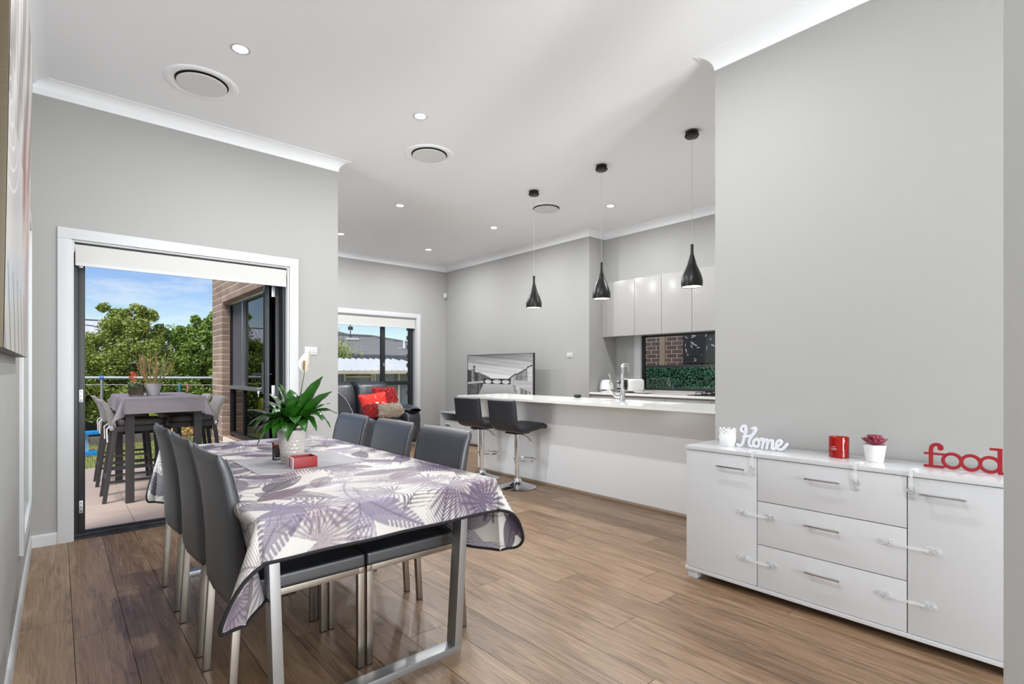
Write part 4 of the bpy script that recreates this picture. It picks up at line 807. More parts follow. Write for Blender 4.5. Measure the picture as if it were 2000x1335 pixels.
for i, ((x, y), lb_) in enumerate(DL):
    o = dn if i == 0 else copy_tree(dn); o.location = (x, y, ZC); o['label'] = lb_
    if x < 1:      # left dining row
        for ch in o.children:
            if ch.type == 'LIGHT': ch.data = ch.data.copy(); ch.data.energy = LEFTROW_W
    if y > 5:      # living room circuit
        for ch in o.children:
            if ch.type == 'LIGHT': ch.data = ch.data.copy(); ch.data.energy = LIVING_W
def make_vent():
    r0 = root('ceiling_vent', (0, 0, ZC), '', 'air vent', 'round ceiling air vents')
    G().lathe([(.225, 0), (.222, -.006), (.205, -.011), (.185, -.008), (.168, -.002), (.160, .0)], 48, cap=False).build('outer_ring', M_ceil, r0, local=True, smooth=50); G().lathe([(.162, -.0005), (0, -.0006)], 40, cap=False).build('throat', M_dark, r0, local=True)
    G().lathe([(.0, -.008), (.148, -.008), (.152, -.012), (.149, -.017), (0, -.019)], 48, cap=False).build('centre_disc', mat('vent_disc', (226, 226, 226), .6), r0, local=True, smooth=40)
    for a in range(3): g = G().tube([(.1*math.cos(a*2.1), .1*math.sin(a*2.1), -.008), (.1*math.cos(a*2.1), .1*math.sin(a*2.1), 0)], .004, 6).build('support_pin', M_dark, r0, local=True)
    return r0
ve = make_vent()
for i, (x, y, l_) in enumerate(((.747, 4.09, 'largest round white air vent on the ceiling, nearest the camera'), (2.56, 4.07, 'middle round white air vent in the ceiling'), (4.48, 4.48, 'farthest round white air vent, behind the far pendant cord'))):
    o = ve if i == 0 else copy_tree(ve); o.location = (x, y, ZC); o['label'] = l_
# ---- switches and sensor
def plate(name, c, nrm, label):
    r0 = root(name, c, label, 'light switch', 'white wall switch plates'); x, y, z = c
    if nrm == 'y': Bx(x-.058, x+.058, y-.008, y, z-.036, z+.036).build('plate', M_trim, r0, bevel=.003); [Bx(x+d-.012, x+d+.012, y-.012, y-.008, z-.016, z+.016).build('rocker', M_trim, r0, bevel=.002) for d in (-.032, 0, .032)]
    else: Bx(x-.008, x, y-.058, y+.058, z-.036, z+.036).build('plate', M_trim, r0, bevel=.003); [Bx(x-.012, x-.008, y+d-.012, y+d+.012, z-.016, z+.016).build('rocker', M_trim, r0, bevel=.002) for d in (-.032, 0, .032)]
plate('light_switch', (1.745, YD, 1.385), 'y', 'white light switch plate on the wall beside the patio door'); plate('light_switch', (XR, 5.11, 1.43), 'x', 'white switch plate on the far wall right of the screen')
ms = root('motion_sensor', (5.56, 8.28, 2.58), 'small white motion sensor in the far corner of living room', 'sensor'); G().rbox((5.565, 8.285, 2.635), (.033, .033, .055), 3, 18, 12).build('housing', M_trim, ms, smooth=True); G().rbox((5.543, 8.263, 2.625), (.018, .018, .022), 2.2, 12, 8).build('lens', M_white, ms, smooth=True)
# ---- painting on the left wall, leaning forward at the top
PNX, PNY = 90, 200
u = np.linspace(0, 1, PNX); v = np.linspace(0, 1, PNY); U, V = np.meshgrid(u, v)      # u along the wall away from camera
im = np.tile(np.array(C3((196, 192, 188))), (PNY, PNX, 1)).astype(float)
def mixc(mk, c): global im; im = im*(1-mk[..., None])+np.array(C3(c))*mk[..., None]
nsv = np.sin(U*23+3*np.sin(V*5))*.5+.5; mixc(np.clip(nsv*.9*(V > .5), 0, 1), (110, 98, 90)); mixc(np.clip((np.sin(U*61+V*9)*.5+.5)*(V > .6)*.5, 0, 1), (90, 80, 74))
mixc(np.exp(-((U-.62)/.1)**2-((V-.48)/.16)**2), (120, 24, 28)); mixc(np.exp(-((U-.85)/.12)**2-((V-.38)/.3)**2)*.8, (150, 96, 84)); mixc(np.exp(-((U-.3)/.25)**2-((V-.35)/.2)**2)*.7, (150, 148, 150))
rr_ = np.hypot((U-.05)*1.2, (V-.52)*2.2); mixc((np.abs((rr_*11) % 1-.5) < .07)*(rr_ < .45)*(V < .62)*.6, (230, 230, 230)); mixc((V < .18)*(np.sin(U*40+V*30) > .75)*.7, (110, 112, 116))
pt = root('painting', (XL, 2.6, 1.25), 'large canvas of grey, white and red abstract shapes hung on the left wall', 'painting')
YN, YFp, ZB, ZTp = 1.90, 3.27, 1.262, 2.62
def fx(zz): return -.108+.020*(zz-ZB)/(ZTp-ZB)
g = G(); pts = [(fx(ZB+vv*(ZTp-ZB))+.0012, YN+uu*(YFp-YN), ZB+vv*(ZTp-ZB)) for vv in v for uu in u]
g.add(pts, [(j*PNX+i, j*PNX+i+1, (j+1)*PNX+i+1, (j+1)*PNX+i) for j in range(PNY-1) for i in range(PNX-1)]); po_ = g.build('painted_face', vcolmat('abstract_paint', .35), pt, fix=False)
ca = po_.data.color_attributes.new('print', 'FLOAT_COLOR', 'POINT'); ca.data.foreach_set('color', np.concatenate([np.clip(im, 0, 1).reshape(-1, 3), np.ones((PNX*PNY, 1))], 1).ravel())
G().prism([(XL+.001, YN-.004, ZB), (fx(ZB), YN-.004, ZB), (fx(ZTp), YN-.004, ZTp), (XL+.006, YN-.004, ZTp)], (0, YFp-YN+.006, 0)).build('canvas_edge', mat('bronze_canvas_edge', (84, 74, 54), .45, .3, var=.15, scale=3, stretch=(1, 1, 40)), pt, bevel=.002)
# ---- television with river picture, on its low cabinet
TVX, TY_0, TY_1, TZ0, TZ1 = 5.245, 5.51, 7.13, .555, 1.468; TN, TM = 330, 190
u = np.linspace(0, 1, TN); v = np.linspace(0, 1, TM); U, V = np.meshgrid(u, v); HZn = .545   # u from left as seen, v up
hsh = lambda a, b: np.abs(np.sin(np.floor(a)*12.9898+np.floor(b)*78.233)*43758.5453) % 1
im = .66-.42*np.clip((V-HZn)/.45, 0, 1)**1.3+.035*np.sin(V*46+U*9+1.2*np.sin(U*6))+.03*np.sin(V*90+U*14)
im = np.where(V < HZn, .50-.55*(HZn-V), im)
def bld(mask, lo, hi, ku, kv, kb):
    global im
    tone = lo+(hi-lo)*hsh(U*kb, U*0); win = (hsh(U*ku, V*kv) < .75)*(((U*ku) % 1) > .4)*(((V*kv) % 1) > .45); edge = ((U*kb) % 1) < .1
    im = np.where(mask, tone*(1-.6*win)*(1-.45*edge)*(.85+.3*hsh(U*160, V*120)), im)
def skyline(d, k, amp): return d+amp*(hsh(U*k, U*0)-.5)
tL = np.clip((.40-U)/.40, 0, 1); topL = HZn+.015+skyline(.20*tL**.7, 17, .035)*(tL > 0); bld((U < .40) & (V >= HZn-.045*tL) & (V < topL), .10, .34, 64, 56, 17)
tR = np.clip((U-.66)/.34, 0, 1); topR = HZn+.01+skyline(.25*tR**.65, 13, .04)*(tR > 0); bld((U > .66) & (V >= HZn-.02) & (V < topR), .28, .66, 70, 52, 13)
im = np.where((U > .66) & (V < topR) & (V > topR-.022), .07, im)
tower = (U > .098) & (U < .122) & (V > HZn) & (V < HZn+.265); im = np.where(tower, .13, im); im = np.where((U > .092) & (U < .128) & (np.abs(V-HZn-.25) < .012), .09, im)
qR = (U > .68) & (V < HZn-.0) & (V > HZn-.03-.16*tR); im = np.where(qR, .5-.18*((V-HZn)*60 % 1 < .2), im)
rl_ = (U < .30-.42*(HZn-V)) & (V < HZn-.03-.05*tL); im = np.where(rl_, (.10+.10*hsh(U*60, U*0))*(.8+.4*hsh(U*40, V*25)), im)
rr4 = (U > .70+.28*(HZn-V)) & (V < HZn-.04-.16*tR); im = np.where(rr4, (.16+.34*hsh(U*46, U*0))*(.75+.5*hsh(U*30, V*18)), im)
im = np.where((U > .27) & (U < .69) & (V < HZn+.030) & (V > HZn-.068), .05, im)
for cx, rw_ in ((.345, .055), (.482, .066), (.618, .056)):
    e = ((U-cx)/rw_)**2+((V-HZn+.024)/.036)**2; im = np.where(e < 1, np.where((V > HZn-.016), .30+.3*hsh(U*80, V*60), .58), im)
im = np.clip(im*.9, .01, .9)**1.25
tv = root('television', (TVX, (TY_0+TY_1)/2, .50), 'flat television showing a black and white river with an arched bridge', 'television')
g = G(); g.add([(TVX-.0035, TY_1-.012-uu*(TY_1-TY_0-.024), TZ0+.012+vv*(TZ1-TZ0-.024)) for vv in v for uu in u], [(j*TN+i, j*TN+i+1, (j+1)*TN+i+1, (j+1)*TN+i) for j in range(TM-1) for i in range(TN-1)])
to = g.build('screen', vcolmat('screen_picture', .25, emit=.35), tv, fix=False); ca = to.data.color_attributes.new('print', 'FLOAT_COLOR', 'POINT'); im3 = np.repeat(im[..., None], 3, 2); ca.data.foreach_set('color', np.concatenate([im3.reshape(-1, 3), np.ones((TN*TM, 1))], 1).ravel())
Bx(TVX-.002, TVX+.035, TY_0, TY_1, TZ0, TZ1).build('casing', M_lampblack, tv, bevel=.003)
e_ = .010; Bx(TVX-.006, TVX-.002, TY_0, TY_0+e_, TZ0, TZ1).box(TVX-.006, TVX-.002, TY_1-e_, TY_1, TZ0, TZ1).box(TVX-.006, TVX-.002, TY_0+e_, TY_1-e_, TZ1-e_, TZ1).box(TVX-.006, TVX-.002, TY_0+e_, TY_1-e_, TZ0, TZ0+e_).build('bezel', M_steel, tv)
for yy in (5.85, 6.8): Bx(TVX-.1, TVX+.14, yy-.012, yy+.012, .501, .513).box(TVX, TVX+.03, yy-.012, yy+.012, .513, TZ0).build('stand', M_alu, tv)
tcab = root('tv_cabinet', (5.27, 6.45, 0), 'low white media cabinet with open shelf and drawers under the television', 'cabinet')
for z0, z1 in ((.48, .5), (.335, .35), (.02, .04)): Bx(5.0, 5.58, 5.35, 7.60, z0, z1).build('shelf', M_cab, tcab, bevel=.001)
for yy in (5.35, 6.09, 6.84, 7.585): Bx(5.0, 5.58, yy, yy+.015, .04, .335).box(5.005, 5.58, yy, yy+.015, .35, .48).build('upright', M_cab, tcab)
Bx(5.565, 5.58, 5.37, 7.585, .35, .48).build('back_panel', M_cab, tcab)
for a, b in ((5.367, 6.087), (6.107, 6.837), (6.857, 7.583)):
    f = Bx(4.985, 5.0, a, b, .045, .332).build('drawer', M_cab, tcab, bevel=.001); Bx(4.968, 4.985, (a+b)/2+.12-.06, (a+b)/2+.12+.06, .285, .293).build('handle', M_steel, f)
Bx(5.05, 5.56, 5.4, 7.55, 0, .02).build('plinth', M_dark, tcab); mb_ = Bx(5.25, 5.42, 7.28, 7.46, .5005, .54).build('set_top_box', M_dark, label='small black box on the media cabinet left of the stools', cat='box', bevel=.004)
# ---- sofa, armchair, cushions
sf = root('sofa', (3.55, 7.7, 0), 'black leather recliner sofa under the living room window', 'sofa')
G().rbox((3.55, 7.72, .24), (.86, .44, .21), 8, 48, 14).build('base', M_sofa, sf, smooth=True)
def backc(x0, x1):
    cx, hw = (x0+x1)/2, (x1-x0)/2
    g = G().grid(lambda u, v: (cx+hw*math.copysign(abs(math.cos(2*PI*u))**.35, math.cos(2*PI*u))*(1-.1*v**3)*(1 if v < .92 else (1-(v-.92)*1.2)), 7.93+.13*math.copysign(abs(math.sin(2*PI*u))**.5, math.sin(2*PI*u))*(1 if .06 < v < .9 else (.75 if v < .06 else 1-(v-.9)*6))+.10*v-.03*math.sin(PI*v), .42+.60*v+.012*math.sin(10*math.cos(2*PI*u))*v*0), 48, 22, cu=True)
    n0 = len(g.v); g.add(g.v[-48:], [tuple(range(48))]); return g.build('back_cushion', M_sofa, sf, smooth=True)
backc(3.60, 4.19); backc(3.0, 3.59)
for x0, x1 in ((3.60, 4.07), (3.0, 3.59)): G().rbox(((x0+x1)/2, 7.58, .45), ((x1-x0)/2, .34, .10), 5, 30, 14).build('seat_cushion', M_sofa, sf, smooth=True)
def arm(x0, x1):
    g = G().rbox(((x0+x1)/2, 7.66, .32), ((x1-x0)/2-.02, .47, .27), 6, 36, 16).build('arm', M_sofa, sf, smooth=True)
    h = G().grid(lambda u, v: ((x0+x1)/2+((x1-x0)/2+.01)*math.cos(2*PI*u)*(math.sin(PI*min(.97, max(.03, v)))**.25), 7.16+.98*v, .605+.065*math.sin(2*PI*u)*(math.sin(PI*min(.97, max(.03, v)))**.3)-.03*(1-v)**3), 24, 20, cu=True); h.build('arm_pad', M_sofa, g, smooth=True)
arm(4.07, 4.42); arm(2.66, 2.98)
ac = root('armchair', (2.62, 6.8, 0), 'black leather armchair with pale piping behind the wall end, facing the television', 'armchair')
pr = [(2.12, .1), (2.10, .5), (2.16, .98), (2.3, 1.0), (2.62, .99), (2.80, .93), (2.93, .82), (3.0, .70), (3.04, .58), (3.05, .1)]
pc_ = crv(pr, 5); G().prism([(p.x, 6.78, p.y) for p in pc_], (0, .14, 0)).build('side_wing', M_sofa, ac, bevel=.012, smooth=True)
G().tube([(p.x, 6.776, p.y) for p in pc_[10:]], .006, 6).build('piping', mat('pale_piping', (176, 176, 176), .5), ac, smooth=True)
G().rbox((2.62, 6.45, .28), (.43, .3, .2), 6, 30, 14).build('seat', M_sofa, ac, smooth=True); G().rbox((2.24, 6.45, .6), (.14, .32, .36), 4, 30, 14).build('backrest', M_sofa, ac, smooth=True); G().rbox((2.6, 6.1, .34), (.45, .1, .28), 6, 30, 14).build('arm', M_sofa, ac, smooth=True)
def pillow(name, c, w, h, d, tilt, rz, m, label, rough=0, seed=1):
    rr = random.Random(seed); g = G(); n = 26
    sh = lambda a: math.copysign(1-(1-abs(a))**1.0, a)
    for sgn in (1, -1):
        def fn(u, v):
            a, b = 2*u-1, 2*v-1; th = d*((1-a**4)*(1-b**4))**.55; pin = 1-.07*(1-abs(a))*abs(b)**3-.0; pin2 = 1-.07*(1-abs(b))*abs(a)**3
            return (w/2*a*pin2, -sgn*th, h/2*b*pin)
        g.grid(fn, n, n)
    if rough:
        for _ in range(rough):
            a, b = rr.uniform(-.97, .97), rr.uniform(-.97, .97); th = d*((1-a**4)*(1-b**4))**.55; s = rr.choice((1, 1, 1, -1)); p = Vector((w/2*a, -s*th, h/2*b)); q = p+Vector((rr.gauss(0, .012), -s*abs(rr.gauss(.018, .008)), rr.gauss(-.004, .012))); e = Vector((rr.uniform(-1, 1), 0, rr.uniform(-1, 1))).normalized()*.006
            g.add([p-e, p+e, q], [(0, 1, 2)])
    g.rot(tilt, 'X').rot(rz, 'Z').move(c); return g
M_rp = mat('red_velvet_shag', (196, 34, 36), .9, rgb2=(150, 16, 22), scale=40, sheen=.3); M_rp2 = mat('red_cotton', (214, 48, 38), .8, var=.06, scale=30); M_fur = mat('beige_fleece', (222, 212, 198), .95, rgb2=(186, 174, 158), scale=60)
pillow('red', (3.97, 7.62, .74), .44, .42, .075, math.radians(-20), .1, None, '', 1800, 3).build('throw_pillow', M_rp, label='square red shaggy cushion leaning on the sofa back by its right arm', cat='cushion', group='cushions on the sofa', smooth=60, fix=False)
env = pillow('env', (0, 0, 0), .46, .30, .06, math.radians(-20), 0, None, '').build('throw_pillow', M_rp2, label='orange-red envelope cushion with white love lettering on the sofa', cat='cushion', group='cushions on the sofa', smooth=True)
env.location = (3.66, 7.38, .575); env.rotation_euler = (0, math.radians(-5), .05)
def text(s, size, par, loc, rot, m):
    cu = bpy.data.curves.new('letter', 'FONT'); cu.body = s; cu.size = size; cu.align_x = 'CENTER'; cu.align_y = 'CENTER'; cu.extrude = .001; t = bpy.data.objects.new('letter', cu); COL.objects.link(t); bpy.context.view_layer.update()
    me = bpy.data.meshes.new_from_object(t.evaluated_get(bpy.context.evaluated_depsgraph_get())); bpy.data.objects.remove(t); o = bpy.data.objects.new('letter', me); me.materials.clear(); me.materials.append(m); COL.objects.link(o); o.parent = par; o.location = loc; o.rotation_euler = rot
M_wt = mat('white_print', (240, 232, 228), .8); zoff = .15
for s, x, z in (('L', .02, .075), ('E', -.10, -.045), ('O', .12, -.045)):
    yy = -.064+.0*z; q = Matrix.Rotation(math.radians(-20), 3, 'X') @ Vector((x, -.0625*((1-(x/.23)**4)*(1-(z/.15)**4))**.55, z)); text(s, .055, env, (q.x, q.y, q.z+.14), (PI/2-math.radians(20), 0, 0), M_wt)
ht = G(); hp = [(.03*.9*math.sin(t)**3, 0, .0022*(13*math.cos(t)-5*math.cos(2*t)-2*math.cos(3*t)-math.cos(4*t))*.9) for t in [2*PI*k/28 for k in range(28)]]
ht.prism(hp, (0, -.002, 0)).move((.015, -.0635, -.035)).rot(math.radians(-20), 'X').move((0, 0, .14)).build('heart', M_wt, env, local=True)
G().tube([(-.21, 0, .12), (.0, 0, -.0), (.21, 0, .12)], .0012, 5).move((0, -.058, .0)).rot(math.radians(-20), 'X').move((0, 0, .14)).build('envelope_seam', M_wt, env, local=True)
pillow('r', (3.60, 7.24, .60), .40, .16, .09, math.radians(-62), 0, None, '', 1500, 8).build('throw_pillow', M_rp, label='low red shaggy cushion lying in front of the envelope cushion', cat='cushion', group='cushions on the sofa', smooth=60, fix=False)
pillow('f', (3.80, 7.16, .60), .42, .17, .085, math.radians(-55), 0, None, '', 2600, 5).build('throw_pillow', M_fur, label='beige fleecy cushion at the front edge of the sofa seat', cat='cushion', group='cushions on the sofa', smooth=60, fix=False)
# toy basketball hoop standing inside by the sliding window
hp = root('toy_basketball_hoop', (2.22, 8.08, 0), 'toy basketball hoop with blue rim and white net behind the sliding window', 'toy'); M_blue = mat('blue_plastic', (36, 150, 226), .4)
G().tube([(2.22+.13*math.cos(t), 7.98+.13*math.sin(t), 1.22) for t in [2*PI*k/30 for k in range(30)]], .009, 8, closed=True).build('rim', M_blue, hp, smooth=True)
g = G()
for k in range(12):
    a, b = 2*PI*k/12, 2*PI*(k+1)/12; c_ = (a+b)/2
    P0 = lambda t, r, z: (2.22+r*math.cos(t), 7.98+r*math.sin(t), z)
    g.tube([P0(a, .128, 1.215), P0(c_, .095, 1.11), P0(a, .075, 1.0)], .0028, 5); g.tube([P0(b, .128, 1.215), P0(c_, .095, 1.11), P0(b, .075, 1.0)], .0028, 5)
g.build('net', M_wt, hp); G().tube([(2.22, 8.18, 0), (2.22, 8.18, 1.4)], .018, 10).build('pole', M_wt, hp, smooth=40); Bx(2.07, 2.37, 8.14, 8.16, 1.15, 1.5).build('backboard', M_wt, hp, bevel=.004)
G().tube([(2.1, 7.8, .01), (2.2, 8.17, .95)], .015, 8).tube([(2.36, 7.8, .01), (2.24, 8.17, .95)], .015, 8).build('strut', M_wt, hp, smooth=40); G().tube([(2.05, 7.9, .55), (2.38, 7.9, .55)], .012, 8).build('crossbar', M_blue, hp, smooth=40); G().rbox((2.22, 8.0, .05), (.16, .26, .05), 5, 20, 10).build('base', M_blue, hp, smooth=True)
# ================================================================ OUTSIDE
GZ = -.02
M_tile = mat('patio_tile', (176, 158, 144), .6, rgb2=(190, 172, 158), scale=4, bump=.08); nt = M_tile
pa = struct(Bx(-3.0, 1.70, 4.956, 8.42, -.16, GZ-.008), 'patio_slab', mat('tile_grout', (196, 186, 176), .9)); TS = .45
tmesh = None
for i in range(-5, 4):
    for j in range(0, 8):
        x0, x1 = .47+TS*i-TS, .47+TS*i; y0, y1 = max(4.957, 4.74+TS*j), min(8.42, 4.74+TS*(j+1)); x1 = min(x1, 1.69)
        if x1-x0 < .05 or y1-y0 < .05: continue
        Bx(x0+.0025, x1-.0025, y0+.0025, y1-.0025, GZ-.008, GZ).build('tile', M_tile, pa)
struct(Bx(-14, 16, 8.42, 30, -.3, -.06).box(1.70, 16, 8.55, 8.6, -.3, -.06).box(6.6, 16, -8, 8.55, -.3, -.06), 'ground', mat('lawn_soil', (132, 138, 84), .95, rgb2=(158, 156, 104), scale=3))
gr = random.Random(4); g = G()
for _ in range(9000):
    x, y = gr.uniform(-.6, 2.6), gr.uniform(8.43, 11.1); a = gr.uniform(0, PI); h = gr.uniform(.03, .07); d = Vector((math.cos(a)*.006, math.sin(a)*.006, 0)); p = Vector((x, y, -.062)); q = p+Vector((gr.gauss(0, .015), gr.gauss(0, .015), h)); g.add([p-d, p+d, q], [(0, 1, 2)])
g.build('grass', mat('grass_blades', (136, 156, 78), .8, rgb2=(170, 172, 104), scale=3), label='short green lawn grass beyond the patio tiles', cat='grass', kind='stuff', fix=False)
sl = root('garden_edging', (.8, 11.2, -.06), 'grey timber sleeper edging between lawn and hedge', 'edging')
for i in range(6): Bx(-1.6+i*1.0, -.61+i*1.0, 11.15, 11.25, -.06, .09).build('sleeper', mat('grey_sleeper', (116, 108, 100), .9, var=.15, scale=5, bump=.3), sl, bevel=.005)
fn = root('garden_fence', (1.0, 12.7, -.06), 'dark charcoal steel fence behind the hedge trees', 'fence'); M_fence = mat('charcoal_fence', (38, 42, 46), .6, var=.1)
for i in range(9):
    x = -3.2+i*.78; Bx(x, x+.77, 12.7, 12.72, -.06, 1.35).build('fence_panel', M_fence, fn)
    Bx(x-.03, x+.02, 12.67, 12.70, -.06, 1.40).build('post', M_fence, fn)
# hedge trees
def foliage_mat(name, a, b):
    m = mat(name, a, .65, rgb2=b, scale=2.2, detail=5); bs = m.node_tree.nodes['Principled BSDF']; bs.inputs['Subsurface Weight'].default_value = .1; bs.inputs['Subsurface Radius'].default_value = (.02, .04, .01); return m
FM = [foliage_mat('olive_foliage', (118, 142, 62), (176, 184, 92)), foliage_mat('green_foliage', (98, 138, 58), (160, 182, 84))]; M_bark = mat('bark', (92, 76, 60), .9, var=.2, scale=12, bump=.5)
def tree(x, y, h, w, label, seed, mi, n=5200, z0=.35):
    rr = random.Random(seed); t = root('hedge_tree', (x, y, -.06), label, 'tree', 'trees of the garden hedge'); g = G(); cl = []
    for _ in range(64):
        k = rr.random()**.8; z = z0+(h-z0)*k; wd = w*(1-.62*max(0, (k-.35)/.65)**1.3); a = rr.uniform(0, 2*PI); q = wd*rr.random()**.5; cl.append((Vector((x+q*math.cos(a), y+q*.75*math.sin(a), z)), rr.uniform(.14, .27)*(1-.35*k)))
    for k in range(4): cl.append((Vector((x+rr.uniform(-.4, .4)*w, y+rr.uniform(-.3, .3)*w, h+rr.uniform(-.05, .12))), .09))
    for _ in range(n):
        c, r = cl[int(rr.random()*len(cl))]; d = Vector((rr.gauss(0, 1), rr.gauss(0, 1), rr.gauss(0, .9))).normalized()*r*(rr.random()**.45); p = c+d; s = rr.uniform(.02, .038); a = Vector((rr.gauss(0, 1), rr.gauss(0, 1), rr.gauss(0, .6))).normalized(); b = a.cross(Vector((rr.gauss(0, 1), rr.gauss(0, 1), rr.gauss(0, 1)))).normalized()
        g.add([p-a*s, p+b*s*.45, p+a*s, p-b*s*.45], [(0, 1, 2, 3)])
    g.build('foliage', FM[mi], t, fix=False, kind='stuff'); tr = G().tube([(x, y, -.06), (x+.03, y, .5), (x-.02, y, h*.6), (x, y, h*.85)], [.04, .032, .02, .008], 8)
    for _ in range(7): a = rr.uniform(0, 2*PI); z = rr.uniform(.4, h*.7); tr.tube([(x, y, z), (x+.25*w*math.cos(a), y+.25*w*math.sin(a), z+.25), (x+.6*w*math.cos(a), y+.5*w*math.sin(a), z+.5)], [.014, .009, .004], 5)
    tr.build('trunk', M_bark, t, smooth=True)
TR = [(.30, 11.9, 1.68, .55, 'low olive hedge tree at the left edge of the doorway view', 0), (.78, 12.0, 2.25, .60, 'broad olive hedge tree left of the potted plants, rising to two points', 0), (1.22, 11.8, 2.28, .46, 'tall olive hedge tree behind the bar table pots with a single top sprig', 0), (1.68, 12.0, 1.95, .5, 'green hedge tree right of the potted plants', 1), (2.14, 11.9, 2.12, .5, 'green hedge tree in the gap left of the brick pillar', 1), (2.55, 11.9, 2.3, .46, 'green hedge tree half hidden by the brick pillar', 1), (-.3, 11.7, 2.4, .7, 'hedge tree hidden left of the door frame', 1), (3.15, 12.0, 2.2, .6, 'hedge tree hidden behind the brick wall', 1)]
for i, (x, y, h, w, l_, mi) in enumerate(TR): tree(x, y, h, w, l_, 30+i, mi, 15000 if i < 6 else 5000)
# house with corrugated roof beyond the hedge
hs_ = root('neighbour_house', (-1.0, 25, -.1), 'pale neighbouring house with grey corrugated roof beyond the hedge', 'house'); M_corr = mat('grey_corrugated', (206, 208, 212), .5, var=.06)
Bx(-6, 3.9, 23.6, 29, -.3, 1.9).build('wall', mat('pale_render', (224, 220, 212), .8), hs_)
zf = lambda x: 3.12 if x < 1.3 else 3.12-.30*(x-1.3)
for i in range(48):
    x0 = -6.6+i*.225; x1 = x0+.215; G().prism([(x0, 25.4, zf(x0)), (x1, 25.4, zf(x1)), (x1, 23.0, min(zf(x1)-.02, 1.75)), (x0, 23.0, min(zf(x0)-.02, 1.75))], (0, .02, -.05)).build('roof_sheet', M_corr, hs_)
M_slate = mat('slate_trim', (88, 92, 98), .6)
G().tube([(-6.6, 25.4, 3.14), (1.3, 25.4, 3.14), (4.2, 25.4, 2.27)], .028, 6).build('ridge_cap', M_slate, hs_)
G().tube([(-1.2, 23.6, 2.95), (.9, 23.3, 2.78), (1.9, 23.1, 2.45)], .022, 6).build('hip_cap', M_slate, hs_)
# clothes line
cl_ = root('clothes_line', (.6, 9.3, -.06), 'grey pipe clothes line with blue clamps across the lawn', 'clothes line'); M_pipe = mat('galvanised_pipe', (150, 160, 160), .4, .5)
pA, pB = Vector((-.3, 9.9, 1.105)), Vector((2.6, 8.95, 1.085)); G().tube([pA, pB], .022, 12).build('top_pipe', M_pipe, cl_, smooth=40)
d = (pB-pA); q = pA+d*.27; G().tube([q, (q.x, q.y, -.06)], .02, 10).build('post', M_pipe, cl_, smooth=40); G().tube([q-d.normalized()*.025, q+d.normalized()*.025], .03, 12).build('clamp', mat('blue_clamp', (60, 110, 190), .5), cl_, smooth=40); q2 = pA+d*.02; G().tube([q2, (q2.x, q2.y, -.06)], .02, 10).build('post', M_pipe, cl_, smooth=40); q3 = pA+d*.97; G().tube([q3, (q3.x, q3.y, -.06)], .02, 10).build('post', M_pipe, cl_, smooth=40)
G().tube([pA+Vector((0, .25, -.1)), pB+Vector((0, .25, -.12))], .003, 5).build('line', M_wt, cl_)
for k, (f, m_) in enumerate(((.60, M_blue), (.635, mat('pink_plastic', (214, 120, 150), .5)), (.79, mat('pale_blue_plastic', (150, 190, 226), .5)))):
    p = pA+d*f+Vector((0, .25, -.12)); Bx(p.x-.008, p.x+.008, p.y-.01, p.y+.01, p.z-.10, p.z+.02).build('clothes_peg', m_, label=['blue clothes peg on the line behind the bar table', 'pink clothes peg on the line behind the bar table', 'pale blue clothes peg on the line near the brick pillar'][k], cat='peg', group='pegs on the clothes line', bevel=.002)
# bar table with grey cloth
M_rat = weavemat('charcoal_rattan', (44, 42, 43), (92, 88, 86)); BX0, BX1, BY0, BY1, BZ = .45, 1.10, 5.90, 7.15, .952
bt = root('bar_table', (.77, 6.5, GZ), 'tall dark rattan bar table on the patio under a grey cloth', 'table')
Bx(BX0, BX1, BY0, BY1, BZ-.05, BZ-.004).build('table_top', M_rat, bt, bevel=.004)
for x in (BX0+.02, BX1-.085):
    for y in (BY0+.02, BY1-.085): Bx(x, x+.065, y, y+.065, GZ, BZ-.05).build('leg', M_rat, bt, bevel=.004)
g = G(); n1, n2 = 60, 80; hx, hy = (BX1-BX0)/2, (BY1-BY0)/2; bcx, bcy = (BX0+BX1)/2, (BY0+BY1)/2; ov = .155
def drape(u, v):
    x, y = (2*u-1)*(hx+ov), (2*v-1)*(hy+ov); cx, cy = max(-hx, min(hx, x)), max(-hy, min(hy, y)); ox, oy = x-cx, y-cy; r = math.hypot(ox, oy)
    if r < 1e-6: return (bcx+cx, bcy+cy, BZ)
    th = math.atan2(abs(oy), abs(ox)); co = ox != 0 and oy != 0; al = .12+(.45*math.sin(2*th) if co else .03*math.sin((x+y)*14)); rb2 = .012; o_ = rb2*math.sin(min(r/rb2, PI/2)) if r < rb2*PI/2 else rb2+(r-rb2*1.57)*math.sin(al); dz = rb2*(1-math.cos(min(r/rb2, PI/2))) if r < rb2*PI/2 else rb2+(r-rb2*1.57)*math.cos(al)*(1.25 if co else 1)
    return (bcx+cx+ox/r*o_, bcy+cy+oy/r*o_, BZ-dz)
g.grid(drape, n1, n2); bc = g.build('bar_table_cloth', mat('grey_linen', (122, 115, 119), .9, rgb2=(136, 129, 133), scale=40, bump=.1, bscale=200), label='mauve grey cloth draped over the patio bar table', cat='tablecloth', smooth=True)
for u_, v_ in ((0, 0), (1, 0), (0, 1), (1, 1)):
    p = drape(u_, v_); G().tube([p, (p[0], p[1], p[2]-.02)], .002, 5).ellip((p[0], p[1], p[2]-.04), (.022, .022, .022), 14, 10).build('cloth_weight', M_chrome, bc, smooth=True)
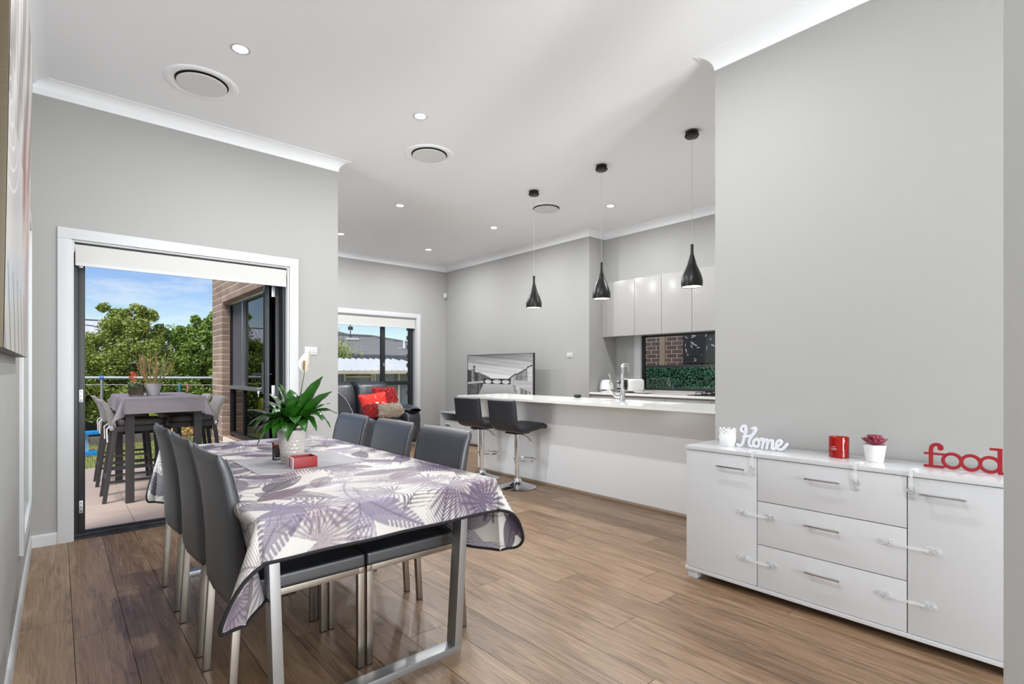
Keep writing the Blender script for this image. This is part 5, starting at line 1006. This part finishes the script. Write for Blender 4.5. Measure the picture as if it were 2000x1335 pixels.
def make_ostool():
    r0 = root('rattan_bar_stool', (0, 0, GZ), '', 'bar stool', 'rattan stools at the patio bar table'); sz = .70
    Bx(-.19, .2, -.2, .2, sz-.05, sz).build('seat', M_rat, r0, local=True, bevel=.006); G().rbox((.01, 0, sz+.03), (.19, .19, .034), 6, 28, 12).build('seat_cushion', mat('taupe_cushion', (84, 80, 76), .9, var=.08, scale=30), r0, local=True, smooth=True)
    for sx, sy in ((1, 1), (1, -1), (-1, 1), (-1, -1)): xb, xt = (.22, .17) if sx > 0 else (-.26, -.18); G().prism([(xb-.016, sy*.19-.016, 0), (xb+.016, sy*.19-.016, 0), (xt+.018, sy*.19-.016, sz-.04), (xt-.018, sy*.19-.016, sz-.04)], (0, .032, 0)).build('leg', M_rat, r0, local=True, bevel=.002)
    for z in (.18, .3):
        for yy in (-.2, .18): G().box(-.23, .2, yy, yy+.02, z, z+.02).build('stretcher', M_rat, r0, local=True)
    Bx(.19, .21, -.18, .18, .26, .28).build('stretcher', M_rat, r0, local=True); Bx(-.245, -.225, -.18, .18, .2, .22).build('stretcher', M_rat, r0, local=True)
    g = G(); pr = [(-.19, sz-.02), (-.2, sz+.06), (-.225, sz+.15), (-.265, sz+.23), (-.285, sz+.25)]; g.prism([(x-.022, -.2, z) for x, z in pr]+[(x+.022, -.2, z) for x, z in pr[::-1]], (0, .4, 0)); g.build('backrest', mat('woven_grey_back', (150, 146, 142), .7, var=.2, scale=90, bump=.4), r0, local=True, bevel=.008, smooth=True)
    for s in (-.14, .14): G().tube([(-.2, s, sz+.02), (-.24, s*1.2, sz-.02), (-.235, s*1.25, sz-.14)], .006, 6).build('cushion_tie', M_wt, r0, local=True)
    return r0
os_ = make_ostool(); OL = ['grey woven bar stool at the near left corner of the patio table', 'grey woven bar stool at the far left side of the patio table', 'dark bar stool at the near right side of the patio table by the brick pillar', 'dark bar stool at the far right side of the patio table']
for i, (x, y, a) in enumerate(((.58, 6.24, 0), (.57, 7.16, 0), (1.06, 6.35, PI), (1.05, 6.95, PI))):
    o = os_ if i == 0 else copy_tree(os_); o.location = (x, y, GZ); o.rotation_euler = (0, 0, a); o['label'] = OL[i]
# pots on the bar table
p2 = root('potted_succulent', (.70, 6.3, BZ), 'tall pencil succulent with orange stems in a grey tapered pot on the patio table', 'potted plant'); c = Vector((.72, 6.3, BZ+.001))
G().lathe([(.048, 0), (.052, .002), (.074, .118), (.075, .122), (.07, .122), (.066, .1), (0, .1)], 32, c, cap=False).build('pot', mat('grey_pot', (176, 172, 172), .5), p2, smooth=True)
rr = random.Random(9); M_st = mat('orange_stem', (176, 104, 62), .6, rgb2=(150, 130, 80), scale=8); M_tw = mat('grey_green_twig', (112, 128, 84), .6, rgb2=(140, 142, 96), scale=10)
for k in range(26):
    a = rr.uniform(0, 2*PI); sp2 = rr.uniform(.02, .16); h = rr.uniform(.2, .34); b = c+Vector((.03*math.cos(a), .03*math.sin(a), .1)); e = c+Vector((sp2*math.cos(a), sp2*math.sin(a), .1+h)); m_ = b.lerp(e, .5)+Vector((.02*math.cos(a), .02*math.sin(a), 0)); so_ = G().tube([b, m_, e], [.0045, .0035, .002], 6)
    for _ in range(5): f = rr.uniform(.4, 1); s_ = b.lerp(e, f); so_.tube([s_, s_+Vector((rr.gauss(0, .03), rr.gauss(0, .03), rr.uniform(.02, .07)))], [.0025, .0012], 4)
    so_.build('stem', M_st if k % 3 == 0 else M_tw, p2)
p3 = root('glass_planter', (.565, 6.22, BZ), 'square glass planter of soil with a red tipped succulent on the patio table', 'potted plant'); c = Vector((.575, 6.25, BZ+.001))
M_pg = glassmat('planter_glass', (235, 238, 238), 1.45); s = .058
g = G().box(c.x-s, c.x+s, c.y-s, c.y-s+.003, c.z+.012, c.z+.13).box(c.x-s, c.x+s, c.y+s-.003, c.y+s, c.z+.012, c.z+.13).box(c.x-s, c.x-s+.003, c.y-s+.003, c.y+s-.003, c.z+.012, c.z+.13).box(c.x+s-.003, c.x+s, c.y-s+.003, c.y+s-.003, c.z+.012, c.z+.13).box(c.x-s, c.x+s, c.y-s, c.y+s, c.z+.01, c.z+.013)
for dx in (-.045, .045):
    for dy in (-.045, .045): g.box(c.x+dx-.008, c.x+dx+.008, c.y+dy-.008, c.y+dy+.008, c.z, c.z+.01)
g.build('glass_box', M_pg, p3); Bx(c.x-s+.004, c.x+s-.004, c.y-s+.004, c.y+s-.004, c.z+.014, c.z+.085).build('soil', mat('layered_soil', (120, 92, 76), .95, rgb2=(160, 136, 118), scale=20, bump=.5), p3)
M_grs = mat('grey_green_succulent', (120, 134, 104), .6, rgb2=(150, 158, 126), scale=20); M_flo = mat('red_orange_flower', (206, 62, 40), .5, rgb2=(222, 130, 84), scale=30)
for k in range(34):
    a = rr.uniform(0, 2*PI); b = c+Vector((.03*rr.gauss(0, .7), .03*rr.gauss(0, .7), .085)); e = b+Vector((.05*math.cos(a), .05*math.sin(a), rr.uniform(.02, .07))); G().tube([b, b.lerp(e, .5)+Vector((0, 0, .01)), e], [.003, .007, .001], 6).build('leaf', M_grs, p3, smooth=True)
for k in range(9):
    e = c+Vector((-.02+rr.gauss(0, .022), rr.gauss(0, .02), .2+rr.gauss(0, .016))); g = G()
    for q in range(7): a = 2*PI*q/7; g.tube([e, e+Vector((.016*math.cos(a), .016*math.sin(a), .012))], [.005, .002], 5)
    g.tube([c+Vector((0, 0, .085)), e], .0022, 5); g.build('flower', M_flo, p3)
# orange flowering shrub, small toys on the lawn
fl_ = root('flowering_shrub', (1.62, 10.4, -.06), 'low orange flowering shrub at the far edge of the lawn', 'shrub'); g = G(); gl = G()
for _ in range(700):
    a, q = rr.uniform(0, 2*PI), rr.random()**.5*.34; z = -.05+(.30-.5*q*q)*rr.random()**.4; p = Vector((1.62+q*math.cos(a), 10.4+q*.6*math.sin(a), z)); s_ = rr.uniform(.012, .03); aa = Vector((rr.gauss(0, 1), rr.gauss(0, 1), rr.gauss(0, 1))).normalized(); bb = aa.orthogonal().normalized(); (g if rr.random() < .6 else gl).add([p-aa*s_, p+bb*s_*.6, p+aa*s_, p-bb*s_*.6], [(0, 1, 2, 3)])
g.build('blossom', mat('orange_blossom', (222, 120, 70), .6, rgb2=(236, 160, 110), scale=20), fl_, kind='stuff', fix=False); gl.build('foliage', FM[1], fl_, kind='stuff', fix=False)
ty = root('blue_toy_seesaw', (.36, 9.9, -.06), 'bright blue plastic toy bench near the fence at left', 'toy'); Bx(.12, .46, 9.8, 9.98, .26, .31).build('seat', M_blue, ty, bevel=.012); Bx(.26, .34, 9.85, 9.93, -.06, .26).build('stand', mat('pale_blue_plastic', (150, 190, 226), .5), ty, bevel=.004); Bx(.17, .44, 9.80, 9.96, -.055, .02).build('foot_plate', M_blue, ty, bevel=.012)
G().rbox((1.0, 9.4, .62), (.10, .08, .12), 3, 18, 12).tube([(1.0, 9.4, -.06), (1.0, 9.4, .55)], .02, 8).build('lime_planter', mat('lime_plastic', (190, 214, 40), .5), label='lime green plastic garden ornament seen under the patio table', cat='ornament', smooth=50)
# ---- beyond the living room window: shed, fence and tiled roof
sh = root('garden_shed', (7.4, 14.5, -.5), 'low steel shed with ribbed white roof outside the living room window', 'shed'); M_shw = mat('shed_green_grey', (122, 132, 138), .6, var=.08, stretch=(30, 1, 1), scale=6); M_cream = mat('cream_post', (214, 208, 190), .6); M_shr = mat('white_steel_roof', (226, 226, 224), .45, var=.03)
yE = 13.2; Bx(4.6, 9.3, yE+.2, yE+2.0, -.5, 1.17).build('wall', M_shw, sh); G().prism([(4.4, yE, 1.19), (9.6, yE, 1.19), (8.35, yE+2.2, 1.555), (4.4, yE+2.2, 1.555)], (0, 0, .015)).build('roof', M_shr, sh); G().prism([(8.35, yE+2.2, 1.555), (9.6, yE, 1.19), (9.7, yE+2.6, 1.2)], (0, 0, .015)).build('roof', M_shr, sh)
Bx(4.4, 9.62, yE-.03, yE, 1.12, 1.212).build('gutter', M_cream, sh)
for i in range(26):
    x = 4.45+i*.2; f = max(0, min(1, (9.55-x)/1.2)) if x > 8.35 else 1
    if f > .05: G().prism([(x, yE, 1.207), (x+.05, yE, 1.207), (x+.05, yE+2.2*f, 1.207+.365*f), (x, yE+2.2*f, 1.207+.365*f)], (0, 0, .035)).build('roof_rib', M_shr, sh)
for x in (5.74, 6.54, 6.61, 7.36): Bx(x, x+.04, yE+.14, yE+.2, -.5, 1.12).build('post', M_cream, sh)
Bx(5.79, 6.53, yE+.15, yE+.2, 1.02, 1.06).build('rail', M_cream, sh)
nh = root('tiled_house', (12, 22, -1), 'neighbouring house with grey tiled hip roof outside the living room window', 'house'); M_rt = mat('grey_roof_tile', (150, 146, 142), .8, rgb2=(172, 168, 164), scale=20); M_rt2 = mat('dark_roof_tile', (92, 90, 90), .8)
Bx(7.0, 15.5, 20.4, 24, -1.0, 1.75).build('wall', mat('plum_render', (98, 88, 88), .8), nh); Bx(6.8, 16.0, 19.9, 20.0, 1.66, 1.86).build('fascia', mat('charcoal_fascia', (96, 98, 104), .6), nh)
nrow = 14
for i in range(nrow):
    f0, f1 = i/nrow, (i+1)/nrow; za, zb = 1.86+1.02*f0, 1.86+1.02*f1; ya, yb = 20.0+4.0*f0, 20.0+4.0*f1
    G().prism([(6.8, ya, za+.05), (16.0-4.3*f0, ya, za+.05), (16.0-4.3*f1, yb, zb), (6.8, yb, zb)], (0, 0, -.08)).build('tile_course', M_rt, nh)
G().tube([(6.8, 24.0, 2.9), (11.7, 24.0, 2.9), (16.0, 20.0, 1.9)], .09, 8).build('ridge_cap', M_rt2, nh); G().prism([(7.0, 24.2, 2.6), (11.3, 24.2, 2.86), (9.8, 24.4, 3.2), (8.2, 24.4, 3.6), (7.0, 24.4, 3.7)], (0, .3, 0)).build('upper_gable', M_rt2, nh)
an = root('tv_antenna', (10.2, 23.0, 2.68), 'thin television antenna mast on the tiled roof', 'antenna'); G().tube([(10.2, 23.0, 2.68), (10.2, 23.0, 4.3)], .022, 6).build('mast', M_fence, an); Bx(10.1, 10.3, 22.95, 23.05, 3.1, 3.25).build('amplifier', M_fence, an); G().tube([(9.9, 22.8, 2.66), (10.5, 22.8, 2.66)], .05, 8).build('base_flashing', M_shr, an)
vp = root('roof_vent_pipe', (12.1, 21.4, 2.24), 'short white vent pipe on the tiled roof', 'vent pipe'); G().tube([(12.1, 21.4, 2.24), (12.1, 21.4, 2.62)], .06, 10).build('pipe', M_shr, vp, smooth=40); Bx(11.8, 12.4, 21.2, 21.4, 2.23, 2.26).build('flashing', M_shr, vp)
rr2 = random.Random(77); tt = root('garden_tree', (7.1, 17.2, -.5), 'small leafy tree above the shed roof', 'tree'); g = G()
for _ in range(2600):
    d = Vector((rr2.gauss(0, .3), rr2.gauss(0, .3), rr2.gauss(0, .26))); p = Vector((7.05, 17.2, 1.72))+d; s_ = .045; a = Vector((rr2.gauss(0, 1), rr2.gauss(0, 1), rr2.gauss(0, 1))).normalized(); b = a.orthogonal().normalized(); g.add([p-a*s_, p+b*s_*.5, p+a*s_, p-b*s_*.5], [(0, 1, 2, 3)])
g.build('foliage', FM[0], tt, kind='stuff', fix=False); G().tube([(7.05, 17.2, -.5), (7.05, 17.2, 1.7)], .05, 8).build('trunk', M_bark, tt)
bj = struct(Bx(4.955, 5.75, 8.46, 8.56, -.1, 3.0), 'wall_brick_right', M_mortar)
for c_ in range(8, 27): brick(4.95, 8.452, -.03+c_*CH+.005, M_brick, bj, mb[.24] if c_ % 2 else mb[.12])
for o in list(bj.children): o.rotation_euler = (0, 0, 0)
# ---- beyond the kitchen window
NXW = 9.4; nb = struct(Bx(NXW+.004, NXW+.2, 1.0, 12.5, -.5, 4.2), 'wall_neighbour_brick', M_mortar2); mb2 = {l: bmesh_box(l-.011, .1, .076, M_brick2) for l in (.24, .12)}
for c_ in range(12, 31):
    z = c_*CH
    for k2 in range(12):
        y = 4.6+k2*.24+(.12 if c_ % 2 else 0); brick(NXW, y, z+.005, M_brick2, nb, mb2[.24])
dp = root('downpipe', (9.33, 6.0, -.3), 'tan painted downpipe on the neighbouring brick wall', 'downpipe'); Bx(9.30, 9.375, 5.91, 6.02, -.3, 4.0).build('pipe', mat('tan_paint', (158, 140, 122), .6), dp, bevel=.01)
for z in (.8, 2.5): Bx(9.376, 9.399, 5.88, 6.05, z, z+.03).build('bracket', mat('tan_paint', (158, 140, 122), .6), dp)
sc_ = root('wall_panel', (9.3, 4.6, 1.30), 'black panel flecked with pale leaf shapes on the neighbouring brick wall', 'screen'); Bx(9.28, 9.34, 3.2, 5.47, 1.35, 2.4).build('panel', mat('charcoal_panel', (52, 52, 56), .5, var=.2, scale=8), sc_, bevel=.005)  # flat dark panel, pale flecks scattered over its face
rr3 = random.Random(12); M_fk = mat('pale_leaf_fleck', (196, 192, 186), .6)
for k in range(110):
    y, z = rr3.uniform(3.25, 5.42), rr3.uniform(1.38, 2.36); a = rr3.uniform(0, PI); l_ = rr3.uniform(.015, .06); w_ = rr3.uniform(.006, .02); ca_, sa_ = math.cos(a), math.sin(a)
    P = [(-l_, 0), (0, w_), (l_, w_*.3), (.2*l_, -w_*.6)]; G().prism([(9.279, y+p*ca_-q*sa_, z+p*sa_+q*ca_) for p, q in P], (-.004, 0, 0)).build('leaf_fleck', M_fk, sc_)
hg = root('green_wall_fence', (7.6, 4.6, -.1), 'side fence covered with artificial green hedge outside the kitchen window', 'fence'); HX = 7.6
Bx(HX, HX+.05, .5, 5.42, -.1, 1.245).build('fence_board', M_fence, hg); Bx(HX-.03, HX+.08, .5, 5.45, 1.25, 1.30).build('cap_rail', mat('grey_rail', (104, 104, 106), .6), hg, bevel=.004); Bx(HX-.04, HX+.05, 5.33, 5.45, -.1, 1.248).build('post', mat('dark_post', (66, 62, 60), .7), hg)
g = G()
for _ in range(15000):
    y, z = rr3.uniform(1.8, 5.25), rr3.uniform(.5, 1.25); p = Vector((HX-.02-abs(rr3.gauss(0, .018)), y, z)); s_ = rr3.uniform(.008, .02); a = Vector((rr3.gauss(0, .6), rr3.gauss(0, 1), rr3.gauss(0, 1))).normalized(); b = a.cross(Vector((rr3.gauss(0, 1), rr3.gauss(0, 1), rr3.gauss(0, 1)))).normalized(); g.add([p-a*s_, p+b*s_*.55, p+a*s_, p-b*s_*.55], [(0, 1, 2, 3)])
g.build('hedge_leaves', mat('artificial_hedge', (76, 152, 116), .45, rgb2=(140, 208, 168), scale=25), hg, kind='stuff', fix=False)
oj = struct(Bx(6.235, 6.34, 4.35, 5.0, .3, 2.6), 'wall_brick_side', M_mortar)
for c_ in range(6, 26): brick(6.245, 4.335, -.03+c_*CH+.005, M_brick, oj, mb[.12]);
